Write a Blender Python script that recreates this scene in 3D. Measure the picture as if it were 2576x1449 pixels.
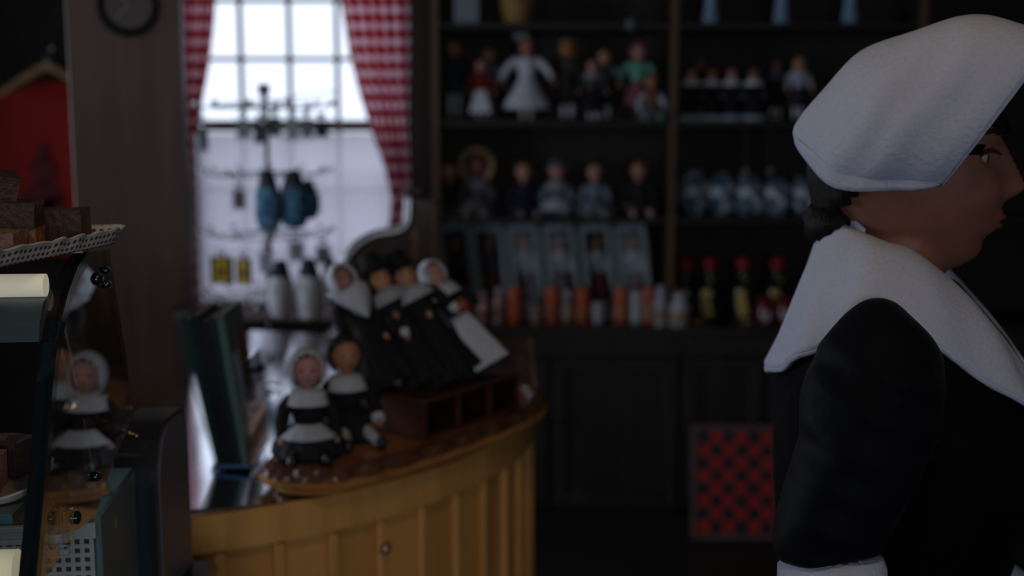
import bpy, bmesh, math, random
from mathutils import Vector, Matrix, noise, Euler

random.seed(7)
sc = bpy.context.scene
for _o in list(bpy.data.objects):
    bpy.data.objects.remove(_o)
COL = sc.collection
PI = math.pi
R = math.radians

# ------------------------------------------------------------------ camera
CAM_H, PITCH, FPX = 1.5, R(8.0), 3000.0
cam_data = bpy.data.cameras.new('camera')
cam = bpy.data.objects.new('camera', cam_data)
COL.objects.link(cam)
cam.location = (0, 0, CAM_H)
cam.rotation_euler = (R(90) - PITCH, 0, 0)
cam_data.sensor_width = 36.0
cam_data.lens = FPX / 2576 * 36.0
cam_data.clip_start, cam_data.clip_end = 0.05, 200
cam_data.dof.use_dof = True
cam_data.dof.focus_distance = 1.08
cam_data.dof.aperture_fstop = 3.2
sc.camera = cam

# ------------------------------------------------------------------ sky and light
world = bpy.data.worlds.new('overcast_sky')
sc.world = world
world.use_nodes = True
_bg = world.node_tree.nodes['Background']
_bg.inputs[0].default_value = (0.76, 0.84, 1.0, 1)
_bg.inputs[1].default_value = 1.55


def area(name, loc, target, sx, sy, power, color):
    d = bpy.data.lights.new(name, 'AREA')
    d.shape = 'RECTANGLE'
    d.size, d.size_y = sx, sy
    d.energy = power
    d.color = color
    o = bpy.data.objects.new(name, d)
    o.location = loc
    v = Vector(target) - Vector(loc)
    o.rotation_euler = v.to_track_quat('-Z', 'Y').to_euler()
    COL.objects.link(o)
    return o


# added fill lamps at unseen openings in the left wall and behind the camera
area('side_fill_lamp', (-2.62, 2.30, 1.50), (0.3, 1.5, 1.3), 1.4, 1.1, 20.0, (0.80, 0.86, 1.0))
area('front_fill_lamp', (0.5, -2.45, 1.55), (-0.2, 2.0, 1.2), 2.0, 1.2, 6.5, (0.80, 0.86, 1.0))
# the window in view: no lamp of its own, only guides the sampling of the sky
_pt = area('sky_portal', (-0.82, 4.74, 1.60), (-0.82, 0.0, 1.60), 0.95, 1.8, 1.0, (1, 1, 1))
_pt.data.cycles.is_portal = True

vs = sc.view_settings
vs.view_transform = 'Standard'
vs.look = 'None'
vs.exposure = 0.0
vs.gamma = 1.0
vs.use_curve_mapping = False
sc.cycles.use_denoising = True
sc.cycles.max_bounces = 6
sc.cycles.transparent_max_bounces = 18
sc.cycles.sample_clamp_indirect = 4.0
sc.cycles.caustics_reflective = False
sc.cycles.caustics_refractive = False

# ------------------------------------------------------------------ helpers
CT, ST = math.cos(PITCH), math.sin(PITCH)


def ray(px, py):
    u, v = (px - 1288) / FPX, (724.5 - py) / FPX
    return Vector((u, CT + v * ST, -ST + v * CT))


def atY(px, py, Y):
    d = ray(px, py)
    p = d * (Y / d.y)
    return Vector((p.x, Y, p.z + CAM_H))


def atZ(px, py, Z):
    d = ray(px, py)
    p = d * ((Z - CAM_H) / d.z)
    return Vector((p.x, p.y, Z))


def xat(px, Y, Z):
    return (px - 1288) / FPX * (Y * CT - (Z - CAM_H) * ST)


def zat(py, Y):
    return atY(1288, py, Y).z


_mats = {}


def lin(c):
    return tuple((x / 12.92 if x <= 0.04045 else ((x + 0.055) / 1.055) ** 2.4) for x in c)


def M(col, rough=0.6, var=0.12, scale=40.0, bump=0.0, metal=0.0, coat=0.0, sheen=0.0, ior=1.45, key=None, stretch=None, spec=0.5):
    """plain surface with a little procedural mottling; col is linear albedo"""
    k = (tuple(round(c, 4) for c in col), rough, var, scale, bump, metal, coat, sheen, ior, key, stretch, spec)
    if k in _mats:
        return _mats[k]
    m = bpy.data.materials.new(key or 'surface')
    m.use_nodes = True
    nt = m.node_tree
    b = nt.nodes['Principled BSDF']
    b.inputs['Roughness'].default_value = rough
    b.inputs['Metallic'].default_value = metal
    b.inputs['IOR'].default_value = ior
    b.inputs['Specular IOR Level'].default_value = spec
    b.inputs['Coat Weight'].default_value = coat
    b.inputs['Coat Roughness'].default_value = 0.08
    b.inputs['Sheen Weight'].default_value = sheen
    tc = nt.nodes.new('ShaderNodeTexCoord')
    src = tc.outputs['Object']
    if stretch:
        mp = nt.nodes.new('ShaderNodeMapping')
        mp.inputs['Scale'].default_value = stretch
        nt.links.new(src, mp.inputs[0])
        src = mp.outputs[0]
    nz = nt.nodes.new('ShaderNodeTexNoise')
    nz.inputs['Scale'].default_value = scale
    nz.inputs['Detail'].default_value = 5
    nt.links.new(src, nz.inputs['Vector'])
    rp = nt.nodes.new('ShaderNodeValToRGB')
    rp.color_ramp.elements[0].position = 0.3
    rp.color_ramp.elements[1].position = 0.7
    rp.color_ramp.elements[0].color = tuple(c * (1 - var) for c in col) + (1,)
    rp.color_ramp.elements[1].color = tuple(min(1, c * (1 + var)) for c in col) + (1,)
    nt.links.new(nz.outputs['Fac'], rp.inputs[0])
    nt.links.new(rp.outputs[0], b.inputs['Base Color'])
    if bump:
        bp = nt.nodes.new('ShaderNodeBump')
        bp.inputs['Strength'].default_value = bump
        bp.inputs['Distance'].default_value = 0.004
        nt.links.new(nz.outputs['Fac'], bp.inputs['Height'])
        nt.links.new(bp.outputs[0], b.inputs['Normal'])
    _mats[k] = m
    return m


def wood(col, rough=0.45, key='wood', var=0.35, axis='Z', coat=0.0, scale=30.0, bump=0.15, ior=1.45):
    st = {'X': (0.08, 1, 1), 'Y': (1, 0.08, 1), 'Z': (1, 1, 0.08)}[axis]
    return M(col, rough, var, scale, bump, 0, coat, 0, ior, key, st)


def two_tone(c1, c2, scale, lo=0.42, hi=0.58, rough=0.8, key='mottled', detail=3):
    k = ('tt', c1, c2, scale, lo, hi, rough, key)
    if k in _mats:
        return _mats[k]
    m = M(c1, rough, 0.0, scale, 0.0, key=key + '_' + str(len(_mats)))
    rp = [n for n in m.node_tree.nodes if n.type == 'VALTORGB'][0]
    nz = [n for n in m.node_tree.nodes if n.type == 'TEX_NOISE'][0]
    nz.inputs['Detail'].default_value = detail
    rp.color_ramp.elements[0].position, rp.color_ramp.elements[1].position = lo, hi
    rp.color_ramp.elements[0].color = c1 + (1,)
    rp.color_ramp.elements[1].color = c2 + (1,)
    _mats[k] = m
    return m


def glass(tint=(1, 1, 1), strength=1.0, rough=0.0, key='clear_glass', ior=1.5):
    k = ('gl', tint, strength, rough, ior)
    if k in _mats:
        return _mats[k]
    m = bpy.data.materials.new(key)
    m.use_nodes = True
    nt = m.node_tree
    nt.nodes.remove(nt.nodes['Principled BSDF'])
    out = nt.nodes['Material Output']
    tr = nt.nodes.new('ShaderNodeBsdfTransparent')
    tr.inputs[0].default_value = tint + (1,)
    gl = nt.nodes.new('ShaderNodeBsdfGlossy')
    gl.inputs['Roughness'].default_value = rough
    lw = nt.nodes.new('ShaderNodeLayerWeight')
    lw.inputs[0].default_value = 0.5
    pw = nt.nodes.new('ShaderNodeMath')
    pw.operation = 'POWER'
    pw.inputs[1].default_value = 4.0
    nt.links.new(lw.outputs['Facing'], pw.inputs[0])
    fr = nt.nodes.new('ShaderNodeMath')
    fr.operation = 'MULTIPLY_ADD'
    fr.inputs[1].default_value = 0.95
    fr.inputs[2].default_value = 0.045
    nt.links.new(pw.outputs[0], fr.inputs[0])
    ml = nt.nodes.new('ShaderNodeMath')
    ml.operation = 'MULTIPLY'
    ml.use_clamp = True
    ml.inputs[1].default_value = strength
    mx = nt.nodes.new('ShaderNodeMixShader')
    nt.links.new(fr.outputs[0], ml.inputs[0])
    nt.links.new(ml.outputs[0], mx.inputs[0])
    nt.links.new(tr.outputs[0], mx.inputs[1])
    nt.links.new(gl.outputs[0], mx.inputs[2])
    nt.links.new(mx.outputs[0], out.inputs[0])
    _mats[k] = m
    return m


def emit(col, s, key='lamp_glow'):
    k = ('em', col, s)
    if k in _mats:
        return _mats[k]
    m = bpy.data.materials.new(key)
    m.use_nodes = True
    b = m.node_tree.nodes['Principled BSDF']
    b.inputs['Base Color'].default_value = col + (1,)
    b.inputs['Emission Color'].default_value = col + (1,)
    b.inputs['Emission Strength'].default_value = s
    _mats[k] = m
    return m


def cloth_through(build_color, trans=0.5, key='cloth', open_=0.0):
    """cloth that lets light through; build_color(nt) returns a colour socket"""
    m = bpy.data.materials.new(key)
    m.use_nodes = True
    nt = m.node_tree
    nt.nodes.remove(nt.nodes['Principled BSDF'])
    out = nt.nodes['Material Output']
    c = build_color(nt)
    df = nt.nodes.new('ShaderNodeBsdfDiffuse')
    tl = nt.nodes.new('ShaderNodeBsdfTranslucent')
    mx = nt.nodes.new('ShaderNodeMixShader')
    mx.inputs[0].default_value = trans
    nt.links.new(c, df.inputs[0])
    nt.links.new(c, tl.inputs[0])
    nt.links.new(df.outputs[0], mx.inputs[1])
    nt.links.new(tl.outputs[0], mx.inputs[2])
    if open_:
        tr = nt.nodes.new('ShaderNodeBsdfTransparent')
        m2 = nt.nodes.new('ShaderNodeMixShader')
        m2.inputs[0].default_value = open_
        nt.links.new(mx.outputs[0], m2.inputs[1])
        nt.links.new(tr.outputs[0], m2.inputs[2])
        mx = m2
    nt.links.new(mx.outputs[0], out.inputs[0])
    return m


class MB:
    """collects shapes of one mesh"""

    def __init__(s, mat=None):
        s.v, s.f, s.uv = [], [], None
        s.m = mat or Matrix.Identity(4)

    def add(s, vs_, fs_, m=None):
        o = len(s.v)
        mm = s.m if m is None else s.m @ m
        s.v += [mm @ Vector(p) for p in vs_]
        s.f += [tuple(i + o for i in f) for f in fs_]
        return s

    def box(s, c, d, rot=None, bev=0.0):
        x, y, z = d[0] / 2, d[1] / 2, d[2] / 2
        m = Matrix.Translation(Vector(c))
        if rot is not None:
            m = m @ Euler(rot).to_matrix().to_4x4()
        if bev <= 0:
            vs_ = [(a * x, b * y, e * z) for a in (-1, 1) for b in (-1, 1) for e in (-1, 1)]
            fs_ = [(0, 1, 3, 2), (4, 6, 7, 5), (0, 4, 5, 1), (2, 3, 7, 6), (0, 2, 6, 4), (1, 5, 7, 3)]
            return s.add(vs_, fs_, m)
        b = min(bev, x * .95, y * .95, z * .95)
        vs_, idx = [], {}
        for a in (-1, 1):
            for bb in (-1, 1):
                for e in (-1, 1):
                    for ax, p in enumerate(((a * x, bb * (y - b), e * (z - b)), (a * (x - b), bb * y, e * (z - b)), (a * (x - b), bb * (y - b), e * z))):
                        idx[(a, bb, e, ax)] = len(vs_)
                        vs_.append(p)
        g = idx
        fs_ = []
        for a in (-1, 1):
            q = [g[(a, -1, -1, 0)], g[(a, 1, -1, 0)], g[(a, 1, 1, 0)], g[(a, -1, 1, 0)]]
            fs_.append(tuple(q if a > 0 else q[::-1]))
            q = [g[(-1, a, -1, 1)], g[(-1, a, 1, 1)], g[(1, a, 1, 1)], g[(1, a, -1, 1)]]
            fs_.append(tuple(q if a > 0 else q[::-1]))
            q = [g[(-1, -1, a, 2)], g[(1, -1, a, 2)], g[(1, 1, a, 2)], g[(-1, 1, a, 2)]]
            fs_.append(tuple(q if a > 0 else q[::-1]))
            for c_ in (-1, 1):
                fs_.append((g[(a, c_, -1, 0)], g[(a, c_, 1, 0)], g[(a, c_, 1, 1)], g[(a, c_, -1, 1)]))
                fs_.append((g[(a, -1, c_, 0)], g[(a, 1, c_, 0)], g[(a, 1, c_, 2)], g[(a, -1, c_, 2)]))
                fs_.append((g[(-1, a, c_, 1)], g[(1, a, c_, 1)], g[(1, a, c_, 2)], g[(-1, a, c_, 2)]))
                for e in (-1, 1):
                    fs_.append((g[(a, c_, e, 0)], g[(a, c_, e, 1)], g[(a, c_, e, 2)]))
        return s.add(vs_, fs_, m)

    def tube(s, pts, rad, seg=10, cap=True, flat=1.0):
        pts = [Vector(p) for p in pts]
        n = len(pts)
        if not hasattr(rad, '__len__'):
            rad = [rad] * n
        vs_, fs_ = [], []
        prev = None
        for i, p in enumerate(pts):
            t = (pts[min(i + 1, n - 1)] - pts[max(i - 1, 0)])
            t = t.normalized() if t.length > 1e-9 else Vector((0, 0, 1))
            if prev is None:
                a = Vector((1, 0, 0)) if abs(t.x) < .8 else Vector((0, 1, 0))
            else:
                a = prev
            a = (a - t * a.dot(t)).normalized()
            prev = a
            b = t.cross(a)
            for k in range(seg):
                q = 2 * PI * k / seg
                vs_.append(p + a * (math.cos(q) * rad[i]) + b * (math.sin(q) * rad[i] * flat))
        for i in range(n - 1):
            for k in range(seg):
                k2 = (k + 1) % seg
                fs_.append((i * seg + k, i * seg + k2, (i + 1) * seg + k2, (i + 1) * seg + k))
        if cap:
            fs_.append(tuple(range(seg))[::-1])
            fs_.append(tuple((n - 1) * seg + k for k in range(seg)))
        return s.add(vs_, fs_)

    def lathe(s, prof, c=(0, 0, 0), seg=20, ell=1.0, fn=None, m=None, capb=True, capt=True):
        """prof: (radius, z) from bottom to top; ell scales y; fn(phi, i) scales the radius"""
        vs_, fs_ = [], []
        for i, (r, z) in enumerate(prof):
            for k in range(seg):
                q = 2 * PI * k / seg
                rr = r * (fn(q, i) if fn else 1.0)
                vs_.append((c[0] + rr * math.cos(q), c[1] + rr * math.sin(q) * ell, c[2] + z))
        n = len(prof)
        for i in range(n - 1):
            for k in range(seg):
                k2 = (k + 1) % seg
                fs_.append((i * seg + k, i * seg + k2, (i + 1) * seg + k2, (i + 1) * seg + k))
        if capb:
            fs_.append(tuple(range(seg))[::-1])
        if capt:
            fs_.append(tuple((n - 1) * seg + k for k in range(seg)))
        return s.add(vs_, fs_, m)

    def ball(s, c, r, seg=14, rings=9, m=None, keep=None, shape=None):
        """ellipsoid; keep(d) on the unit direction cuts faces away; shape(d) gives a scale"""
        if not hasattr(r, '__len__'):
            r = (r, r, r)
        vs_, fs_, ds = [], [], []
        for i in range(rings + 1):
            th = PI * i / rings
            for k in range(seg):
                q = 2 * PI * k / seg
                d = Vector((math.sin(th) * math.cos(q), math.sin(th) * math.sin(q), math.cos(th)))
                w = shape(d) if shape else 1.0
                ds.append(d)
                vs_.append((c[0] + r[0] * d.x * w, c[1] + r[1] * d.y * w, c[2] + r[2] * d.z * w))
        for i in range(rings):
            for k in range(seg):
                k2 = (k + 1) % seg
                f = (i * seg + k, (i + 1) * seg + k, (i + 1) * seg + k2, i * seg + k2)
                if keep and not keep(sum((ds[j] for j in f), Vector()).normalized()):
                    continue
                if i == 0:
                    f = (f[0], f[1], f[2])
                elif i == rings - 1:
                    f = (f[0], f[1], f[3])
                fs_.append(f)
        return s.add(vs_, fs_, m)

    def prism(s, poly, z0, z1, m=None):
        n = len(poly)
        vs_ = [(x, y, z0) for x, y in poly] + [(x, y, z1) for x, y in poly]
        fs_ = [tuple(range(n))[::-1], tuple(range(n, 2 * n))]
        fs_ += [(i, (i + 1) % n, n + (i + 1) % n, n + i) for i in range(n)]
        return s.add(vs_, fs_, m)

    def grid(s, fn, nu, nv, uvscale=None, m=None):
        vs_ = [fn(i / nu, j / nv) for j in range(nv + 1) for i in range(nu + 1)]
        fs_ = [(j * (nu + 1) + i, j * (nu + 1) + i + 1, (j + 1) * (nu + 1) + i + 1, (j + 1) * (nu + 1) + i) for j in range(nv) for i in range(nu)]
        if uvscale:
            s.uv = [(i / nu * uvscale[0], j / nv * uvscale[1]) for j in range(nv + 1) for i in range(nu + 1)]
        return s.add(vs_, fs_, m)

    def mesh(s, name):
        me = bpy.data.meshes.new(name)
        me.from_pydata([tuple(p) for p in s.v], [], s.f)
        if s.uv:
            ul = me.uv_layers.new(name='UVMap')
            for lp in me.loops:
                ul.data[lp.index].uv = s.uv[lp.vertex_index]
        return me

    def build(s, name, mat, parent=None, smooth=True, angle=38, solid=0.0, off=-1.0, sub=0):
        me = s.mesh(name)
        me.validate()
        bm_n = bmesh.new()
        bm_n.from_mesh(me)
        bmesh.ops.recalc_face_normals(bm_n, faces=bm_n.faces)
        bm_n.to_mesh(me)
        bm_n.free()
        if mat:
            me.materials.append(mat)
        if smooth:
            me.polygons.foreach_set('use_smooth', [True] * len(me.polygons))
            me.set_sharp_from_angle(angle=R(angle))
        o = bpy.data.objects.new(name, me)
        COL.objects.link(o)
        if parent:
            o.parent = parent
        if solid:
            md = o.modifiers.new('thickness', 'SOLIDIFY')
            md.thickness = solid
            md.offset = off
        if sub:
            md = o.modifiers.new('smooth', 'SUBSURF')
            md.levels = md.render_levels = sub
        return o


def tag(o, label=None, cat=None, group=None, kind=None):
    if label:
        o['label'] = label
    if cat:
        o['category'] = cat
    if group:
        o['group'] = group
    if kind:
        o['kind'] = kind
    return o


def thing(name, label, cat, loc=(0, 0, 0), rot=(0, 0, 0), group=None):
    o = bpy.data.objects.new(name, None)
    o.empty_display_size = 0.05
    COL.objects.link(o)
    o.location = loc
    o.rotation_euler = rot if hasattr(rot, '__len__') else (0, 0, rot)
    return tag(o, label, cat, group)


def struct(name, mb, mat, parent=None, **kw):
    o = mb.build(name, mat, parent, **kw)
    if parent is None:
        o['kind'] = 'structure'
    return o


def copy_tree(o, parent=None):
    c = o.copy()
    COL.objects.link(c)
    c.parent = parent
    for ch in list(o.children):
        copy_tree(ch, c)
    return c


# ------------------------------------------------------------------ shared materials
DARKWOOD = wood((0.030, 0.020, 0.014), 0.5, 'dark_stained_wood')
SHELFWOOD = wood((0.020, 0.015, 0.012), 0.55, 'shelf_wood', axis='X')
UPRIGHT = wood((0.115, 0.060, 0.030), 0.5, 'upright_wood')
WALLDARK = M((0.028, 0.021, 0.017), 0.9, 0.2, 12, 0.1, key='dark_wall')
CHROME = M((0.75, 0.76, 0.78), 0.12, 0.03, 20, metal=1.0, key='chrome')
BLACKMETAL = M((0.02, 0.02, 0.022), 0.35, 0.1, 30, metal=0.6, key='black_metal')
GLASS = glass((1, 1, 1), 1.0)
ACRYLIC = glass((0.93, 0.94, 0.95), 1.3, 0.03, 'acrylic')
CRYSTAL = M((.95, .96, 1.0), .02, .02, 20, key='cut_crystal')
CRYSTAL.node_tree.nodes['Principled BSDF'].inputs['Transmission Weight'].default_value = 1.0
TEALGLASS = glass((0.35, 0.55, 0.55), 1.2, 0.02, 'glass_edge')
# ------------------------------------------------------------------ the room
YB = 4.60                                     # back wall
WX0, WX1, WZ0, WZ1 = -1.245, -0.395, 0.78, 2.44   # opening of the window in view
struct('floor', MB().box((-0.2, 1.0, -0.03), (5.8, 7.4, 0.06)), wood((0.030, 0.026, 0.024), 0.55, 'floor_boards', axis='X'), smooth=False)
struct('ceiling', MB().box((-0.2, 1.0, 2.63), (5.8, 7.4, 0.06)), WALLDARK, smooth=False)
wb = MB()
wb.box(((-3.0 + WX0) / 2, YB + .06, 1.3), (WX0 + 3.0, .12, 2.6))
wb.box(((2.6 + WX1) / 2, YB + .06, 1.3), (2.6 - WX1, .12, 2.6))
wb.box(((WX0 + WX1) / 2, YB + .06, WZ0 / 2), (WX1 - WX0, .12, WZ0))
wb.box(((WX0 + WX1) / 2, YB + .06, (2.6 + WZ1) / 2), (WX1 - WX0, .12, 2.6 - WZ1))
struct('wall_back', wb, WALLDARK, smooth=False)
wl = MB()                                     # left wall with an unseen opening for the side fill lamp
wl.box((-2.76, 3.85, 1.3), (.12, 1.7, 2.6)).box((-2.76, -.55, 1.3), (.12, 4.3, 2.6))
wl.box((-2.76, 2.3, .45), (.12, 1.4, .9)).box((-2.76, 2.3, 2.35), (.12, 1.4, .5))
struct('wall_left', wl, WALLDARK, smooth=False)
struct('wall_right', MB().box((2.66, 1.0, 1.3), (.12, 7.4, 2.6)), WALLDARK, smooth=False)
wf = MB()
wf.box((-1.9, -2.66, 1.3), (1.8, .12, 2.6)).box((2.1, -2.66, 1.3), (1.0, .12, 2.6)).box((.3, -2.66, .45), (2.6, .12, .9)).box((.3, -2.66, 2.45), (2.6, .12, .3))
struct('wall_front', wf, WALLDARK, smooth=False)
struct('ground_outside', MB().box((-1, 24, -.35), (60, 38, .1)), M((.60, .60, .66), .9, .08, .8, key='pale_ground'), smooth=False)

# window in view: frame, sashes, muntins, panes
win = thing('window_1', 'tall multi-pane sash window with dark frame and thin glazing bars', None, ((WX0 + WX1) / 2, YB, WZ0))
win['kind'] = 'structure'
WOODFR = wood((0.16, 0.11, 0.10), .5, 'window_frame_wood')
BARS = wood((0.09, 0.08, 0.10), .5, 'glazing_bar_wood')
w2, hh = (WX1 - WX0) / 2, WZ1 - WZ0
for sx in (-1, 1):
    MB().box((sx * (w2 - .02), .05, hh / 2), (.04, .10, hh), bev=.004).build('frame_side', WOODFR, win)
MB().box((0, .05, hh - .02), (2 * w2 - .08, .10, .04), bev=.004).build('frame_top', WOODFR, win)
MB().box((0, .05, .02), (2 * w2 - .08, .10, .04), bev=.004).build('frame_bottom', WOODFR, win)
zmeet = zat(317, YB) - WZ0
MB().box((0, .055, zmeet), (2 * w2 - .08, .05, .045), bev=.004).build('meeting_rail', WOODFR, win)
vx = [xat(p, YB, 1.7) - (WX0 + WX1) / 2 for p in (598, 722, 843)]
hz_up = [zat(147, YB) - WZ0, zat(-3, YB) - WZ0, zat(-150, YB) - WZ0]
hz_lo = [zat(480, YB) - WZ0, zat(640, YB) - WZ0]
xs_ = [-w2 + .04] + vx + [w2 - .04]
for x in vx:
    MB().box((x, .06, (zmeet + .0225 + hh - .04) / 2), (.017, .02, hh - .04 - zmeet - .0225)).build('glazing_bar', BARS, win)
    MB().box((x, .06, (zmeet - .0225 + .04) / 2), (.017, .02, zmeet - .0625)).build('glazing_bar', BARS, win)
for z in hz_up + hz_lo:
    for a, b in zip(xs_, xs_[1:]):
        MB().box(((a + b) / 2, .06, z), (b - a - .017, .02, .016)).build('glazing_bar', BARS, win)
zs_ = [.04] + hz_lo[::-1] + [zmeet] + hz_up + [hh - .04]
for a, b in zip(xs_, xs_[1:]):
    for c, d in zip(zs_, zs_[1:]):
        MB().box(((a + b) / 2, .063, (c + d) / 2), (b - a - .004, .004, d - c - .004)).build('pane', GLASS, win, smooth=False)
struct('trim_1', MB().box(((WX0 + WX1) / 2, YB - .055, WZ0 - .02), (w2 * 2 + .12, .11, .035), bev=.006), wood((.30, .22, .21), .45, 'sill_wood', axis='X'))

# window casings (dark, on the wall)
for i, x in enumerate((WX0 - .035, WX1 + .05)):
    struct('trim_%d' % (i + 2), MB().box((x, YB - .012, 1.61), (.07 if i == 0 else .09, .024, 1.68), bev=.004), DARKWOOD)

# gingham and sheer curtains


def gingham(nt):
    uv = nt.nodes.new('ShaderNodeUVMap')
    sp = nt.nodes.new('ShaderNodeSeparateXYZ')
    nt.links.new(uv.outputs[0], sp.inputs[0])
    st = []
    for i in (0, 1):
        a = nt.nodes.new('ShaderNodeMath')
        a.operation = 'FRACT'
        nt.links.new(sp.outputs[i], a.inputs[0])
        b = nt.nodes.new('ShaderNodeMath')
        b.operation = 'GREATER_THAN'
        b.inputs[1].default_value = .5
        nt.links.new(a.outputs[0], b.inputs[0])
        st.append(b)
    ad = nt.nodes.new('ShaderNodeMath')
    ad.operation = 'ADD'
    nt.links.new(st[0].outputs[0], ad.inputs[0])
    nt.links.new(st[1].outputs[0], ad.inputs[1])
    hf = nt.nodes.new('ShaderNodeMath')
    hf.operation = 'MULTIPLY'
    hf.inputs[1].default_value = .5
    nt.links.new(ad.outputs[0], hf.inputs[0])
    rp = nt.nodes.new('ShaderNodeValToRGB')
    rp.color_ramp.interpolation = 'CONSTANT'
    e = rp.color_ramp.elements
    e[0].position, e[0].color = 0.0, (.97, .93, .97, 1)
    e[1].position, e[1].color = 0.25, (.74, .085, .17, 1)
    n = rp.color_ramp.elements.new(.75)
    n.color = (.40, .006, .034, 1)
    nt.links.new(hf.outputs[0], rp.inputs[0])
    return rp.outputs[0]


def plain(c):
    def f(nt):
        n = nt.nodes.new('ShaderNodeTexNoise')
        n.inputs['Scale'].default_value = 90
        r = nt.nodes.new('ShaderNodeValToRGB')
        r.color_ramp.elements[0].color = tuple(x * .92 for x in c) + (1,)
        r.color_ramp.elements[1].color = c + (1,)
        nt.links.new(n.outputs[0], r.inputs[0])
        return r.outputs[0]
    return f


GINGHAM = cloth_through(gingham, .78, 'red_gingham')
SHEER = cloth_through(plain((.88, .86, .91)), .76, 'sheer_voile', .32)


def drape(name, label, inner, outer, ztop, zbot, Y, folds, width, mat, amp=.016, nu=90, nv=60, check=.058):
    """cloth between an inner and an outer edge curve x(z)"""
    def fn(u, v):
        z = ztop + (zbot - ztop) * v
        a, b = outer(z), inner(z)
        x = a + (b - a) * u
        sq = min(1.0, abs(b - a) / (width * .55))
        y = Y - amp * (1.15 - .6 * sq) * math.sin(u * folds * 2 * PI + 1.3 * math.sin(v * 3)) - .006 * noise.noise((x * 9, z * 5, 1.7))
        return (x, y, z)
    b = MB().grid(fn, nu, nv, (width / check, (ztop - zbot) / check))
    return tag(b.build(name, mat, None, solid=.0012), label, 'curtain')


def interp(tab):
    tab = sorted(tab)

    def f(z):
        if z <= tab[0][0]:
            return tab[0][1]
        for (a, b), (c, d) in zip(tab, tab[1:]):
            if z <= c:
                t = (z - a) / (c - a)
                return b + (d - b) * t
        return tab[-1][1]
    return f


YC = 4.50


def curve(pts):
    return interp([(zat(py, YC), xat(px, YC, zat(py, YC))) for px, py in pts])


drape('gingham_curtain', 'red and white gingham curtain on the left of the window', curve([(548, -60), (541, 60), (527, 180), (505, 290), (480, 380), (478, 500), (489, 640), (510, 790)]),
      curve([(452, -60), (455, 60), (460, 300), (464, 380), (470, 560), (482, 790)]), 2.44, zat(785, YC), YC, 4, .36, GINGHAM, amp=.012)
drape('gingham_curtain', 'red and white gingham curtain on the right of the window', curve([(845, -60), (864, 40), (880, 140), (905, 240), (935, 330), (968, 420), (985, 500), (975, 590)]),
      curve([(1028, -60), (1031, 60), (1028, 300), (1030, 440), (1032, 590)]), 2.44, zat(600, YC), YC, 4, .34, GINGHAM, amp=.016)
xl, xr = WX0 + .045, WX1 - .045
zs0 = zat(335, YB - .04)
drape('sheer_curtain', 'thin white voile over the left half of the lower sash', lambda z: (xl + xr) / 2 - .04, lambda z: xl, zs0, WZ0 + .02, YB - .035, 9, .8, SHEER, amp=.006)
drape('sheer_curtain', 'thin white voile over the right half of the lower sash', lambda z: xr, lambda z: (xl + xr) / 2 - .045, zs0, WZ0 + .02, YB - .018, 9, .8, SHEER, amp=.007)
rod = thing('curtain_rod', 'slim dark rod that carries the gingham curtains', 'rod', ((WX0 + WX1) / 2, YC, 2.455))
MB().tube([(-.56, 0, 0), (.56, 0, 0)], .009).build('rod', BLACKMETAL, rod)
for sx in (-1, 1):
    MB().ball((sx * .57, 0, 0), .018).build('finial', BLACKMETAL, rod)
    MB().tube([(sx * .5, 0, 0), (sx * .5, .095, 0)], .006).build('bracket', BLACKMETAL, rod)

# timber post with the round dark wall piece
POSTY = 2.50
px0, px1 = xat(196, POSTY, 1.45), xat(464, POSTY, 1.45)
POST = wood((0.15, 0.095, 0.080), .55, 'post_wood', var=.3, scale=18)
post = MB().box((-(px1 - px0) / 2, .11, 1.3), (px1 - px0, .22, 2.6), bev=.002)
po = struct('trim_4', post, POST)
po.location = (px1, POSTY, 0)
po.rotation_euler = (0, 0, R(13))
tag(po, 'broad brown timber post left of the window')
# place of the round clock on the post
cz = atY(315, 12, POSTY - .046)
rg = thing('wall_clock', 'round black-rimmed dark clock hung high on the timber post', 'clock', (cz.x, POSTY - (px1 - cz.x) * math.tan(R(13)) - .001, cz.z), (R(90), 0, R(13)))
prof = [(.046, .0), (.060, .0), (.063, .012), (.058, .024), (.050, .026), (.046, .018)]
MB().lathe(prof + [prof[0]], seg=36, capb=False, capt=False).build('rim', M((.012, .013, .016), .25, .1, 30, coat=.5, key='black_lacquer'), rg)
MB().lathe([(.046, .002), (.046, .012)], seg=36).build('face', M((.05, .022, .016), .4, .2, 20, key='dark_dial'), rg)
for a, l in ((.6, .028), (2.4, .036)):
    MB(Matrix.Rotation(a, 4, 'Z')).box((0, l / 2, .014), (.004, l, .002)).build('clock_hand', M((.2, .2, .2), .4, .05, key='clock_hand_grey'), rg)

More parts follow.
